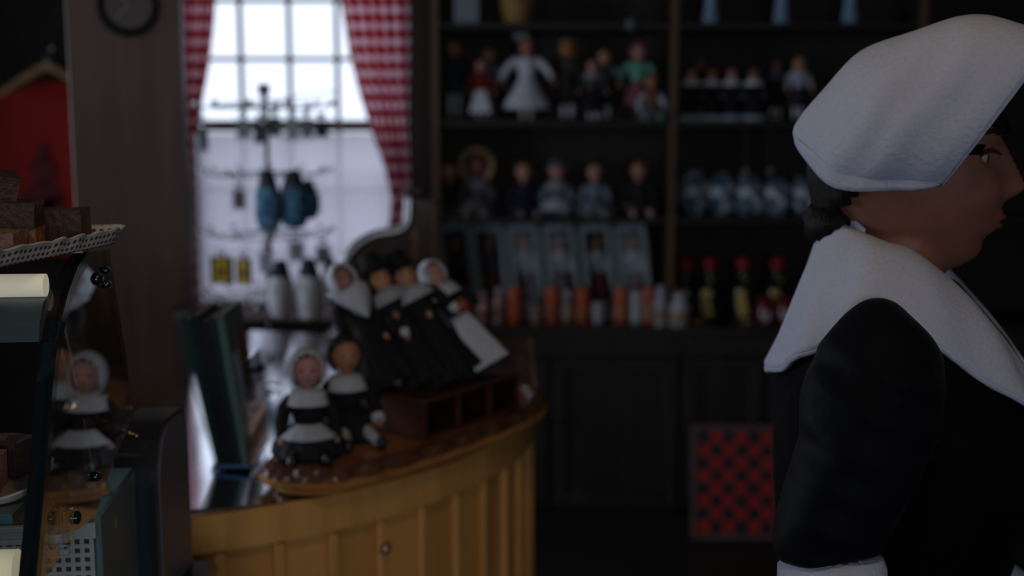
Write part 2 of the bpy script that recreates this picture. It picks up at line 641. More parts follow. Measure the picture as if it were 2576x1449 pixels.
# ------------------------------------------------------------------ shelving along the back wall
YS = 4.30                                     # front of the shelves
SZ = [zat(815, YS), zat(548, YS), zat(304, YS), zat(60, YS), 2.21]   # tops of worktop and shelves
SZ = [.765, 1.152, 1.500, 1.842, 2.20]
UX = [xat(1088, YS, 1.5), xat(1684, YS, 1.5), 1.44, 2.3]
for i in range(3):
    a, b = UX[i], UX[i + 1]
    lab = ('dark bookcase bay full of costume dolls right of the window', 'dark bookcase bay with green bottles and black-robed dolls', 'dark bookcase bay behind the woman in the white cap')[i]
    t = thing('bookcase', lab, 'bookcase', ((a + b) / 2, YS, SZ[0]), group='bookcase bays on the back wall')
    w = b - a
    for j, z in enumerate(SZ[1:]):
        MB().box((.011, .145, z - .011 - SZ[0]), (w - .023, .285, .022), bev=.002).build('shelf', SHELFWOOD, t)
    MB().box((0, .292, 1.775 / 2 - .001), (w, .012, 1.77)).build('back_panel', wood((.020, .0165, .0145), .7, 'back_board'), t)
    MB().box((-w / 2 + .011, .145, 1.775 / 2), (.022, .285, 1.77), bev=.002).build('upright', DARKWOOD, t)
    MB().box((-w / 2 + .013, -.008, 1.775 / 2), (.026, .014, 1.77), bev=.003).build('face_strip', UPRIGHT, t)
    if i == 2:
        MB().box((w / 2 + .011, .145, 1.775 / 2), (.022, .285, 1.77), bev=.002).build('upright', DARKWOOD, t)
wt = MB().box(((UX[0] + UX[3]) / 2 - .05, 4.415, SZ[0] - .018), (UX[3] - UX[0] + .12, .37, .034), bev=.004)
tag(wt.build('worktop', wood((.028, .021, .016), .4, 'worktop_wood', axis='X')), 'long dark worktop under the shelves', 'worktop')
DOORW = wood((.026, .020, .015), .5, 'cabinet_wood')
PANW = wood((.021, .016, .0125), .5, 'cabinet_panel_wood')
cabs = [(UX[0] - .05, xat(1712, 4.26, .4), 'dark panelled base cabinet beneath the boxed dolls'),
        (xat(1712, 4.26, .4), 1.24, 'dark panelled base cabinet that the checkerboard leans on'), (1.24, UX[3], 'dark panelled base cabinet at the far right behind the woman')]
for a, b, lab in cabs:
    t = thing('base_cabinet', lab, 'cabinet', ((a + b) / 2, 4.26, 0), group='base cabinets under the worktop')
    w = b - a - .004
    MB().box((0, .17, .425 - .02), (w, .32, .645)).build('body', DARKWOOD, t)
    MB().box((0, .19, .04), (w, .28, .08)).build('plinth', M((.012, .012, .012), .7, key='plinth_black'), t)
    MB().box((0, .004, .69), (w, .016, .075), bev=.002).build('top_rail', DOORW, t)
    n = 2
    dw = w / n
    for k in range(n):
        cx = -w / 2 + dw * (k + .5)
        d = MB().box((cx, .004, .365), (dw - .006, .014, .56), bev=.002).build('door', PANW, t)
        for sx in (-1, 1):
            MB().box((cx + sx * (dw / 2 - .034), -.008, .365), (.05, .014, .56), bev=.004).build('stile', DOORW, d)
        for z in (.62, .11):
            MB().box((cx, -.008, z), (dw - .118, .014, .05), bev=.004).build('rail', DOORW, d)
        MB().ball((cx + (dw / 2 - .034) * (1 if k == 0 else -1), -.026, .42), .011).build('knob', M((.05, .035, .02), .3, metal=.7, key='old_brass'), d)
# ------------------------------------------------------------------ dolls
SKIN = (.50, .26, .19)
TAN = (.42, .19, .11)
PINK = (.55, .27, .23)
BROWNH = (.06, .028, .014)
DARKH = (.012, .009, .008)
BLOND = (.30, .19, .08)
AUBURN = (.10, .028, .012)
WHITE = (.68, .70, .76)
BLACK = (.008, .008, .010)


def fab(c, key='doll_cloth'):
    return M(c, .85, .10, 140, .25, key=key)


def head_mesh(mb, c, r, neck=None):
    def shape(d):
        w = 1.0
        if d.y < 0:
            w += .16 * math.exp(-((d.x / .16) ** 2 + ((d.z + .08) / .20) ** 2))   # nose
            w += .05 * math.exp(-((d.x / .30) ** 2 + ((d.z + .75) / .22) ** 2))    # chin
            for sx in (-1, 1):
                w -= .05 * math.exp(-(((d.x - sx * .34) / .16) ** 2 + ((d.z - .10) / .14) ** 2))
                w += .03 * math.exp(-(((d.x - sx * .5) / .2) ** 2 + ((d.z + .25) / .2) ** 2))
        if d.z < 0:
            w *= 1 - .10 * (-d.z) * abs(d.x)
        return w
    mb.ball(c, r, 22, 16, shape=shape)
    if neck:
        mb.tube(neck, [r[0] * .42, r[0] * .40], 10)


def doll(loc, H, label, group, pose='stand', rz=0.0, skin=SKIN, hair=BROWNH, dress=BLACK, skirt=None, sleeve=None, apron=None, collar=None,
         hat=None, hatc=WHITE, leg=WHITE, shoe=BLACK, cuff=None, spread=1.0, hairv=1.0, hem=.20, flare=1.0, lean=None, name='costume_doll', cat='doll', handc=None, mat_hair=None, hold=None, apl=.20, colw=1.0):
    t = thing(name, label, cat, loc, (0, 0, rz), group)
    if lean is not None:
        t.rotation_mode = 'QUATERNION'
        t.rotation_quaternion = lean
    S = Matrix.Scale(H, 4)
    sleeve = sleeve or dress
    skirt = skirt or dress
    sk, hm = M(skin, .45, .06, 60, key='doll_skin'), M(hair, .6, .3, 220, .6, key='doll_hair')
    pleat = 14
    if pose == 'stand':
        hc, hr = (0, -.005, .865), (.088, .092, .108)
        nk = [(0, 0, .72), (0, 0, .80)]
        sh, wz = .725, .50
        for sx in (-1, 1):
            MB(S).tube([(sx * .05, 0, .45), (sx * .052, 0, .25), (sx * .052, 0, .03)], [.045, .036, .027], 10).build('leg', fab(leg), t)
            MB(S).ball((sx * .054, -.022, .022), (.034, .062, .024), 12, 8).build('shoe', M(shoe, .35, .1, key='doll_shoe'), t)
        pr = [(.04, hem + .05), (.17 * flare, hem + .004), (.178 * flare, hem), (.165 * flare, hem + .07), (.13 * (.5 + flare / 2), hem + (wz - hem) * .6), (.092, wz), (.05, wz + .02)]
        MB(S).lathe(pr, (0, 0, 0), 42, .85, lambda q, i: 1 + (.07 if 0 < i < 4 else .03 if i == 4 else 0) * math.cos(q * pleat)).build('skirt', fab(skirt), t)
        MB(S).lathe([(.088, wz - .01), (.094, wz + .06), (.118, wz + .15), (.115, sh - .01), (.07, sh + .025), (.035, sh + .035)], (0, 0, 0), 24, .72).build('bodice', fab(dress), t)
        for sx in (-1, 1):
            w = MB(S).tube([(sx * .095, 0, sh), (sx * (.125 + .035 * spread), -.005, sh - .06), (sx * (.13 + .075 * spread), -.03, sh - .15), (sx * (.13 + .10 * spread), -.06, sh - .225)], [.040, .050, .040, .036], 12)
            sl = w.build('sleeve', fab(sleeve), t)
            e = (sx * (.13 + .115 * spread), -.075, sh - .265)
            if cuff:
                MB(S).tube([(sx * (.13 + .10 * spread), -.06, sh - .215), e], [.042, .040], 12).build('cuff', fab(cuff), t)
            MB(S).ball((e[0], e[1] - .012, e[2] - .008), (.024, .026, .034), 10, 7).build('hand', M(handc or skin, .45, .06, 60, key='doll_skin'), t)
        if apron:
            MB(S).grid(lambda u, v: ((u - .5) * (.13 + .15 * v) * flare, -(.082 + (.085 * flare) * v) - .012 * math.cos((u - .5) * 2.6) - .004 * math.cos(u * 22), wz - .01 - (wz - hem - .035) * v), 14, 10).build('apron', fab(apron), t, solid=.006 * H)
        if collar:
            MB(S).lathe([(.150 * colw, sh - .045 * colw), (.156 * colw, sh - .055 * colw), (.120, sh + .035), (.06, sh + .065), (.035, sh + .055)], (0, -.008, 0), 26, .88, lambda q, i: 1 + .02 * math.cos(9 * q)).build('collar', fab(collar), t)
    else:                                     # sitting, legs forward; H is the seated height
        hc, hr = (0, -.01, .79), (.145, .152, .175)
        nk = [(0, 0, .56), (0, 0, .68)]
        sh = .555
        for sx in (-1, 1):
            MB(S).tube([(sx * .09, -.05, .09), (sx * .12, -.32, .11), (sx * .15, -.56, .055)], [.075, .062, .045], 10).build('leg', fab(leg), t)
            MB(S).ball((sx * .155, -.60, .065), (.050, .045, .075), 12, 8).build('shoe', M(shoe, .35, .1, key='doll_shoe'), t)
        MB(S).lathe([(.33 * flare, .0), (.36 * flare, .05), (.34 * flare, .13), (.28 * flare, .205), (.18, .28), (.12, .32)], (0, -.13, 0), 42, 1.05, lambda q, i: 1 + (.05 if i < 4 else .02) * math.cos(q * pleat)).build('skirt', fab(skirt), t)
        MB(S).lathe([(.14, .10), (.135, .27), (.165, .42), (.165, .50), (.11, .57), (.05, .60)], (0, 0, 0), 24, .75).build('bodice', fab(dress), t)
        for sx in (-1, 1):
            MB(S).tube([(sx * .14, 0, .53), (sx * .215, -.02, .43), (sx * .255, -.10, .30), (sx * .25, -.20, .21)], [.060, .072, .062, .055], 12).build('sleeve', fab(sleeve), t)
            if cuff:
                MB(S).tube([(sx * .251, -.185, .225), (sx * .247, -.23, .18)], [.064, .062], 12).build('cuff', fab(cuff), t)
            MB(S).ball((sx * .245, -.25, .165), (.038, .05, .034), 10, 7).build('hand', M(handc or skin, .45, .06, 60, key='doll_skin'), t)
        if apron:
            def ap(u, v):
                tab = ((.33, .0), (.36, .05), (.34, .13), (.28, .205), (.18, .28), (.12, .32))
                z = .318 - apl * v
                r = .12
                for (ra, za), (rb, zb) in zip(tab, tab[1:]):
                    if za <= z <= zb:
                        w_ = flare if za < .21 else 1.0
                        wb_ = flare if zb < .21 else 1.0
                        r = ra * w_ + (rb * wb_ - ra * w_) * (z - za) / (zb - za)
                f = (u - .5) * (1.7 + .5 * v)
                r += .030 + .006 * math.cos(u * 30)
                return (r * math.sin(f), -.13 - 1.05 * r * math.cos(f), z + .012)
            MB(S).grid(ap, 18, 12).build('apron', fab(apron), t, solid=.010 * H)
        if collar:
            MB(S).lathe([(.20, sh - .075), (.21, sh - .085), (.16, sh + .03), (.09, sh + .065), (.05, sh + .06)], (0, -.01, 0), 26, .85, lambda q, i: 1 + .02 * math.cos(9 * q)).build('collar', fab(collar), t)
    mb = MB(S)
    head_mesh(mb, hc, hr, nk)
    hd = mb.build('head', sk, t)
    fy = hc[1] - hr[1]
    ey = MB(S)
    for sx in (-1, 1):
        ey.ball((hc[0] + sx * hr[0] * .36, fy + hr[1] * .10, hc[2] + hr[2] * .08), (hr[0] * .11, hr[1] * .07, hr[2] * .10), 8, 6)
    ey.build('eyes', M((.015, .012, .012), .2, .05, key='doll_eye'), hd)
    MB(S).ball((hc[0], fy + hr[1] * .115, hc[2] - hr[2] * .44), (hr[0] * .20, hr[1] * .06, hr[2] * .055), 8, 6).build('mouth', M((.35, .05, .05), .4, .05, key='doll_lips'), hd)
    # hair: a shell that leaves the face free
    hv = hairv
    MB(S).ball(hc, (hr[0] * (1.06 + .10 * hv), hr[1] * (1.05 + .08 * hv), hr[2] * (1.05 + .07 * hv)), 26, 18,
               keep=lambda d: d.y > -.28 + (0 if d.z < .35 else -.8 * (d.z - .35)) and d.z > -.80 or d.z > .72,
               shape=lambda d: 1 + .05 * hv * noise.noise(d * 5.0)).build('hair', hm, t, solid=.016 * H)
    if hat == 'tall':                         # black felt hat with a broad brim
        MB(S).lathe([(hr[0] * 1.85, .0), (hr[0] * 1.9, .008), (hr[0] * 1.25, .016), (hr[0] * 1.02, .06), (hr[0] * .80, .16), (hr[0] * .5, .168)], (0, .0, hc[2] + hr[2] * .52), 26).build('hat', M(hatc, .8, .1, 90, .2, key='felt'), t)
    elif hat in ('bonnet', 'hood'):           # cloth hood that frames the face
        k = 1.24 if hat == 'bonnet' else 1.30
        MB(S).ball((hc[0], hc[1] + .012, hc[2] + .004), (hr[0] * k, hr[1] * k, hr[2] * k), 28, 20, keep=lambda d: d.y > -.62 + (.25 if d.z < -.4 else 0) and d.z > -.92,
                   shape=lambda d: 1 + .03 * noise.noise(d * 4) + (.06 if -.75 < d.y < -.45 else 0)).build('bonnet', fab(hatc), t, solid=.02 * H)
        if hat == 'hood':
            MB(S).grid(lambda u, v: ((u - .5) * (.34 - .26 * v ** 1.4), -.10 - .05 * math.sin(v * 2.2) + .09 * (2 * u - 1) ** 2, hc[2] - hr[2] * .55 - .26 * v + .02 * math.cos(u * 9)), 14, 10).build('kerchief', fab(hatc), t, solid=.012 * H)
    elif hat == 'brim':                       # soft hat with a turned-up brim
        MB(S).lathe([(hr[0] * 1.0, .0), (hr[0] * 1.65, -.01), (hr[0] * 1.7, .01), (hr[0] * 1.1, .03), (hr[0] * .95, .09), (hr[0] * .5, .115)], (0, .02, hc[2] + hr[2] * .45), 26, 1, lambda q, i: 1 + .05 * math.cos(3 * q)).build('hat', fab(hatc), t)
    elif hat == 'halo':                       # ring-shaped straw bonnet standing round the hair
        pts = [(math.cos(a) * hr[0] * 1.75, -.03 + .05 * math.sin(a * 3), hc[2] + .02 + math.sin(a) * hr[2] * 1.5) for a in [PI * (-.28 + 1.56 * i / 28) for i in range(29)]]
        MB(S).tube(pts, [hr[0] * .42] * 29, 12).build('bonnet', M(hatc, .7, .25, 160, .6, key='straw'), t)
    elif hat == 'bow':
        w = MB(S)
        for sx in (-1, 1):
            w.ball((-hr[0] * .7 + sx * hr[0] * .5, -.03, hc[2] + hr[2] * 1.12), (hr[0] * .55, .03, hr[2] * .36), 12, 8, m=None)
        w.ball((-hr[0] * .7, -.045, hc[2] + hr[2] * 1.1), (.02, .02, .02), 8, 6)
        w.build('bow', fab(hatc), t)
    if hold:
        hold(t, S)
    return t


def on_shelf(px, Y, Z, dz=.0):
    return (xat(px, Y, Z), Y, Z + dz)


G1, G2 = 'dolls on the upper doll shelf', 'dolls seated on the middle doll shelf'
PXM = .001445
z3, z2 = SZ[2], SZ[1]
Yb, Yf = 4.49, 4.39
doll(on_shelf(1143, 4.46, z3), .30, 'brown-haired doll in dark blue with white pantaloons, next to the window-side upright', G1, skin=TAN, dress=(.025, .03, .045), skirt=(.02, .028, .045), leg=(.45, .48, .52), hem=.32, flare=.7, spread=.3)
doll(on_shelf(1228, Yb, z3), .275, 'doll with pale puffed sleeves standing behind the red-dressed doll', G1, dress=(.12, .12, .15), sleeve=(.22, .22, .27), hair=DARKH, skirt=(.03, .03, .04), spread=.9)
doll(on_shelf(1210, 4.40, z3), .225, 'small dark-haired doll in a red dress with white apron', G1, dress=(.20, .012, .012), skirt=(.16, .01, .01), apron=WHITE, hair=DARKH, skin=PINK, hem=.10, flare=1.3, spread=.7)
doll(on_shelf(1325, 4.41, z3), .305, 'large doll in a full white dress with a pale hair bow', G1, dress=(.62, .64, .72), skirt=(.62, .64, .72), skin=TAN, hair=DARKH, hat='bow', hatc=(.30, .30, .36), leg=(.5, .45, .38), shoe=(.5, .45, .38), flare=1.45, spread=1.7, hem=.14, handc=TAN)
doll(on_shelf(1427, 4.46, z3), .30, 'doll with wide curly blond hair and dull brown clothes', G1, dress=(.06, .05, .05), skirt=(.022, .017, .012), sleeve=(.02, .02, .022), hair=(.26, .17, .07), hairv=2.6, skin=(.40, .17, .07), flare=.8, spread=.3)
doll(on_shelf(1519, Yb, z3), .268, 'bare-headed doll with one white sleeve, behind the black-dressed doll', G1, dress=(.04, .045, .05), sleeve=(.30, .30, .36), hair=BROWNH, skirt=(.015, .015, .02), spread=1.0)
doll(on_shelf(1490, 4.40, z3), .225, 'auburn doll in a black dress with pale collar and pale shoes', G1, dress=(.05, .05, .06), skirt=BLACK, collar=(.30, .32, .34), hair=AUBURN, skin=PINK, shoe=(.35, .35, .33), sleeve=(.05, .045, .05), spread=.9, hem=.12, flare=1.2)
doll(on_shelf(1603, 4.46, z3), .285, 'pink-hatted doll in a mint green top and pink skirt', G1, dress=(.14, .42, .31), sleeve=(.14, .42, .31), skirt=(.24, .085, .11), hair=(.20, .04, .06), hat='bonnet', hatc=(.26, .09, .11), skin=PINK, leg=(.2, .08, .09), spread=1.1, flare=.95)
doll(on_shelf(1637, 4.37, z3), .175, 'small brown-haired doll sitting with white sleeves and teal shoes', G1, pose='sit', dress=(.20, .09, .05), sleeve=(.55, .56, .66), skirt=(.09, .13, .15), hair=BROWNH, skin=TAN, shoe=(.12, .30, .24), leg=(.4, .42, .5), flare=.8)

doll(on_shelf(1130, 4.44, z2), .20, 'dim doll with a white hand half hidden by the left upright', G2, pose='sit', dress=(.02, .022, .03), hair=AUBURN, handc=(.5, .5, .52), flare=.8)
doll(on_shelf(1200, 4.43, z2), .225, 'doll wearing a big straw halo bonnet and grey-white dress', G2, pose='sit', dress=(.16, .15, .15), sleeve=(.10, .10, .10), skirt=(.11, .09, .10), collar=(.26, .26, .34), hair=(.24, .13, .05), hat='halo', hatc=(.36, .26, .13), skin=(.36, .15, .12), shoe=(.14, .12, .12), leg=(.2, .15, .17))
doll(on_shelf(1318, 4.43, z2), .20, 'brown-haired doll seated in a navy dress', G2, pose='sit', dress=(.012, .016, .035), hair=(.16, .08, .035), hairv=1.8, skin=SKIN, shoe=(.20, .20, .22), leg=(.10, .09, .09), rz=.15)
doll(on_shelf(1402, 4.42, z2), .208, 'doll in a blue-grey hat and pale blue dress with white ruff', G2, pose='sit', dress=(.10, .14, .16), sleeve=(.17, .21, .25), skirt=(.09, .13, .15), collar=(.28, .31, .36), hair=(.18, .08, .04), hat='brim', hatc=(.10, .14, .18), apron=(.45, .46, .55), skin=SKIN, flare=.95)
doll(on_shelf(1496, 4.42, z2), .20, 'doll in a wide blue-grey smock with bare brown hair', G2, pose='sit', dress=(.17, .22, .28), sleeve=(.18, .23, .29), skirt=(.15, .20, .25), hair=BROWNH, skin=SKIN, shoe=(.25, .17, .09), handc=(.30, .2, .12), flare=1.05)
doll(on_shelf(1606, 4.43, z2), .208, 'auburn-haired doll in black-green with two bare pink feet', G2, pose='sit', dress=(.016, .02, .02), hair=(.05, .012, .007), hairv=1.8, skin=(.45, .22, .15), leg=(.48, .28, .28), shoe=(.52, .32, .32), flare=.85)

# black-robed doll row in the second bay
G3 = 'black-robed dolls on the second bay'
for i, (px, c, w) in enumerate(((1737, PINK, 'next to the upright'), (1787, (.5, .25, .12), 'second from the upright'), (1838, PINK, 'third from the upright'), (1893, (.36, .14, .09), 'fourth from the upright'))):
    doll(on_shelf(px, 4.40, z3), .192, 'little black-robed doll with white collar and hem, ' + w, G3, skin=c, hair=AUBURN, dress=BLACK, collar=(.80, .84, .95), colw=1.35, hem=.02, flare=1.0, spread=.35, handc=(.25, .25, .3), hat=None,
         apron=None, hold=lambda t, S: MB(S).lathe([(.20, .0), (.205, .01), (.20, .085), (.185, .10)], (0, 0, 0), 42, .85, lambda q, i: 1 + .07 * math.cos(q * 14), capb=False, capt=False).build('hem_band', fab((.42, .50, .60)), t, solid=.01 * .18))
doll(on_shelf(1757, 4.50, z3), .235, 'taller dark doll looking over the black-robed row', G3, skin=(.30, .12, .07), hair=DARKH, dress=BLACK, spread=.4)
doll(on_shelf(1950, 4.49, z3), .228, 'dark doll with a grey shoulder cape behind the end of the black-robed row', G3, skin=(.24, .08, .06), hair=DARKH, dress=BLACK, collar=(.14, .15, .22), spread=.5)
doll(on_shelf(2006, 4.40, z3), .232, 'blond doll with white kerchief beside the white cap of the woman', G3, skin=(.52, .27, .18), hair=(.40, .24, .07), dress=(.40, .42, .50), skirt=(.03, .03, .04), collar=(.50, .52, .60), spread=.6)

# top shelf: only the feet of these show
zt = SZ[3]
BLUEG = M((.24, .38, .55), .25, .1, 30, coat=.4, key='blue_glaze')
for px, lab in ((1787, 'pale blue bell-shaped vase on the top shelf, nearest the upright'), (1965, 'pale blue bell-shaped vase on the top shelf, middle one'), (2137, 'pale blue bell-shaped vase on the top shelf, above the white cap')):
    x = xat(px, 4.34, zt)
    t = thing('bell_vase', lab, 'vase', (x, 4.34, zt), group='blue vases on the top shelf')
    MB().lathe([(.026, 0), (.03, .004), (.027, .02), (.021, .06), (.018, .10), (.022, .14), (.030, .18), (.024, .21), (.014, .225)], seg=24).build('body', BLUEG, t)
    MB().lathe([(.014, .222), (.020, .235), (.021, .242), (.012, .242)], seg=24).build('lip', BLUEG, t)
t = thing('gift_box', 'pale blue-grey box standing on the top shelf', 'box', (xat(1175, 4.36, zt), 4.36, zt))
MB().box((0, 0, .06), (.088, .08, .12), bev=.003).build('carton', M((.20, .23, .28), .6, .1, key='pale_carton'), t)
MB().box((0, 0, .13), (.092, .084, .022), bev=.003).build('lid', M((.24, .27, .32), .6, .1, key='pale_lid'), t)
t = thing('basket', 'golden brown wicker basket on the top shelf', 'basket', (xat(1302, 4.36, zt), 4.36, zt))
MB().lathe([(.038, 0), (.046, .01), (.055, .05), (.060, .09), (.054, .09), (.050, .05), (.036, .012)], seg=40, fn=lambda q, i: 1 + .03 * math.cos(q * 20 + i * PI)).build('bowl', M((.30, .17, .05), .7, .3, 120, .6, key='wicker'), t)
MB().tube([(math.cos(a) * .055, 0, .085 + math.sin(a) * .07) for a in [PI * i / 16 for i in range(17)]], .006).build('handle', M((.30, .17, .05), .7, .3, 120, .6, key='wicker'), t)
t = thing('shelf_tag', 'small blue-grey price tag on the front of the top shelf', 'tag', (xat(1583, 4.284, zt), 4.285, zt - .011))
MB().box((0, -.004, .004), (.022, .002, .036)).build('card', M((.16, .18, .24), .6, key='tag_card'), t)
MB().box((0, -.0015, .018), (.010, .004, .012)).build('clip', BLACKMETAL, t)

# boxed dolls, leaning back in a row
CARTON = M((.24, .33, .35), .5, .08, 30, key='pale_teal_carton')
BOXIN = M((.016, .013, .013), .8, .1, key='box_inside')
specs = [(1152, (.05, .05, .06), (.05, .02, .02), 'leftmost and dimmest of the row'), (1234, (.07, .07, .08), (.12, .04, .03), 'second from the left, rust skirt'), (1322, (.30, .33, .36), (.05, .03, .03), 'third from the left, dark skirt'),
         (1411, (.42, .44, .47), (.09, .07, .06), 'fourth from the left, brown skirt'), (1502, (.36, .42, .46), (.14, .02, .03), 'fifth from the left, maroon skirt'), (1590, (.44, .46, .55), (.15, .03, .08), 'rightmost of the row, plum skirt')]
for i, (px, top, sk, w) in enumerate(specs):
    Y0 = 4.45
    lean = R(6) if i != 0 else R(3)
    t = thing('doll_box', 'pale window box for a doll, ' + w, 'box', (xat(px + 14, Y0, .80), Y0, SZ[0] + .001), (-R(5), -R(6), 0), 'boxed dolls on the lower shelf')
    bw, bh, bd = .116, .352, .085
    fr = MB()
    for sx in (-1, 1):
        fr.box((sx * (bw / 2 - .008), 0, bh / 2), (.016, bd, bh))
    fr.box((0, 0, .010), (bw - .032, bd, .02)).box((0, 0, bh - .014), (bw - .032, bd, .028))
    fr.build('carton', CARTON, t, smooth=False)
    MB().box((0, bd / 2 - .002, bh / 2), (bw - .032, .004, bh - .05)).build('backing', BOXIN, t, smooth=False)
    MB().box((0, -bd / 2 + .002, bh / 2 - .004), (bw - .034, .001, bh - .052)).build('window_film', glass((.92, .94, .95), .10, .05, 'box_film'), t, smooth=False)
    m = t.matrix_basis @ Matrix.Translation((0, .004, .0215))
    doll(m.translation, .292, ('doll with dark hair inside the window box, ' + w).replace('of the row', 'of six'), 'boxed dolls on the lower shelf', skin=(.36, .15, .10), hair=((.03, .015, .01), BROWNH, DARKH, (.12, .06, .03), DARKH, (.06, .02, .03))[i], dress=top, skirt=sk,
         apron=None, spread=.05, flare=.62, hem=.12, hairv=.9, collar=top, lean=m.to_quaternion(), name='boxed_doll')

# bottles and tubes in front of the boxes
ORANGE = (.48, .085, .035)
WHITEP = (.52, .55, .62)
TANL = (.40, .26, .17)
row = [(1131, 38, 86, ORANGE, ORANGE, None, 'leftmost orange tube, dim behind the dolls'), (1169, 38, 86, ORANGE, ORANGE, None, 'orange tube second from the left'), (1216, 34, 76, (.34, .19, .18), (.34, .19, .18), (.20, .10, .07), 'dusty pink bottle right of the two left orange tubes'),
       (1256, 30, 90, (.36, .22, .24), (.38, .25, .29), (.20, .10, .07), 'slim dusty pink bottle with a pale cap'), (1297, 36, 88, ORANGE, ORANGE, (.36, .08, .03), 'single orange tube below the third doll box'), (1350, 30, 46, (.25, .16, .13), (.20, .14, .13), None, 'short brown pink jar between two orange tubes'),
       (1391, 37, 90, ORANGE, ORANGE, (.30, .09, .05), 'orange tube below the fourth doll box'), (1428, 30, 80, (.20, .17, .15), (.42, .42, .50), TANL, 'brown bottle with a lilac white cap'), (1467, 38, 88, ORANGE, ORANGE, (.36, .12, .05), 'orange tube below the fifth doll box'),
       (1505, 30, 50, (.42, .42, .50), (.42, .42, .50), None, 'short lilac white jar by the fifth doll box'), (1563, 36, 88, (.52, .12, .06), (.52, .12, .06), (.48, .20, .11), 'bright orange tube with a tan label'), (1600, 30, 78, WHITEP, WHITEP, None, 'white tube between two bright orange tubes'),
       (1632, 36, 90, (.52, .12, .06), (.52, .12, .06), TANL, 'orange tube with a broad tan label, nearest the upright'), (1662, 34, 98, (.45, .47, .55), (.45, .47, .55), TANL, 'tall white bottle with tan label at the upright'), (1709, 50, 80, (.50, .54, .62), (.50, .54, .62), TANL, 'plump white bottle with tan label right of the upright')]
for i, (px, w, h, c, cc, lb, lab) in enumerate(row):
    Y0 = 4.335
    s = .001455
    r, hh_ = w * s / 2, h * s
    if i == 13:
        Y0 = 4.27
    if i == 14:
        Y0 = 4.268
    t = thing('bottle' if i > 12 or lb and i in (2, 3, 7) else 'tube', lab, 'bottle' if i > 12 or lb and i in (2, 3, 7) else 'tube', (xat(px, Y0, .80), Y0, SZ[0]), group='bottles and tubes in front of the boxed dolls')
    if i in (2, 3, 7, 13, 14):
        pr = [(r * .94, 0), (r, .004), (r, hh_ * .52), (r * .93, hh_ * .62), (r * .62, hh_ * .74), (r * .52, hh_ * .78)]
        capz = hh_ * .77
        cp = [(r * .60, capz), (r * .62, capz + .003), (r * .56, hh_ - .003), (r * .5, hh_)]
    else:
        pr = [(r * .95, 0), (r, .003), (r, hh_ * .80), (r * .97, hh_ * .805)]
        capz = hh_ * .80
        cp = [(r * 1.02, capz), (r * 1.03, capz + .002), (r * 1.02, hh_ - .004), (r * .9, hh_)]
    MB().lathe(pr, seg=22).build('body', M(c, .4, .06, 30, key='bottle_plastic'), t)
    MB().lathe(cp, seg=22).build('cap', M(cc, .4, .06, 30, key='cap_plastic'), t)
    if lb:
        MB().lathe([(r * 1.012, hh_ * .12), (r * 1.012, hh_ * .46)], seg=22, capb=False, capt=False).build('label_band', M(lb, .7, .15, 60, key='paper_label'), t, solid=.0004, off=1)

# green bottles with red caps
GREENB = M((.010, .022, .018), .18, .1, 20, coat=.5, key='dark_green_glass')
for i, (px, w) in enumerate(((1716, 'nearest the upright'), (1777, 'second from the upright'), (1861, 'third from the upright'), (1946, 'above the red jars'), (2043, 'beside the white kerchief of the woman'))):
    Y0 = 4.37
    t = thing('green_bottle', 'dark green bottle with red cap and yellow label, ' + w, 'bottle', (xat(px + 8, Y0, .85), Y0, SZ[0]), (0, 0, (-.5, -.15, .05, .0, -.1)[i]), 'green bottles with red caps')
    MB().lathe([(.042, 0), (.047, .006), (.047, .10), (.044, .125), (.030, .15), (.020, .168), (.018, .19), (.021, .196)], seg=28).build('body', GREENB, t)
    MB().lathe([(.025, .192), (.027, .196), (.026, .222), (.019, .232), (.008, .236)], seg=20).build('cap', M((.33, .008, .012), .35, .1, key='red_cap'), t)
    MB(Matrix.Rotation(-.12, 4, 'Y')).grid(lambda u, v: ((lambda a: (.048 * math.sin(a), -.048 * math.cos(a), .07 + (v - .5) * .11 * math.sqrt(max(0.0, 1 - (2 * u - 1) ** 2 * .9))))((u - .5) * 1.1)), 12, 8).build('front_label', M((.62, .46, .15), .6, .15, 60, key='yellow_label'), t, solid=.0006, off=0)
    MB().ball((.004, -.029, .152), (.011, .006, .011), 12, 8).build('seal', M((.22, .17, .06), .5, key='neck_seal'), t)
for px, lab in ((1757, 'little yellow tin at the foot of the second green bottle'), (1881, 'little yellow tin at the foot of the third green bottle')):
    t = thing('small_tin', lab, 'tin', (xat(px, 4.285, .78), 4.29, SZ[0]), group='little yellow tins')
    MB().lathe([(.018, 0), (.019, .002), (.019, .016), (.018, .018)], seg=20).build('body', M((.26, .18, .05), .4, .1, key='yellow_tin'), t)
    MB().lathe([(.0195, .017), (.0195, .023), (.017, .025)], seg=20).build('lid', M((.18, .12, .04), .35, metal=.5, key='tin_lid'), t)
for px, lab in ((1925, 'dark red jar with a round white label, left of the pair'), (1976, 'dark red jar with a round white label, right of the pair')):
    t = thing('red_jar', lab, 'jar', (xat(px, 4.285, .80), 4.29, SZ[0]), group='red jars beside the woman')
    MB().lathe([(.030, 0), (.034, .005), (.034, .062), (.028, .076)], seg=24).build('body', M((.13, .008, .012), .25, .1, coat=.4, key='red_glass'), t)
    MB().lathe([(.030, .075), (.031, .078), (.031, .098), (.027, .102)], seg=24).build('lid', M((.16, .012, .018), .4, .1, key='red_lid'), t)
    MB().ball((0, -.0315, .032), (.019, .006, .022), 16, 10).build('front_label', M((.5, .42, .42), .6, .1, key='white_label'), t)

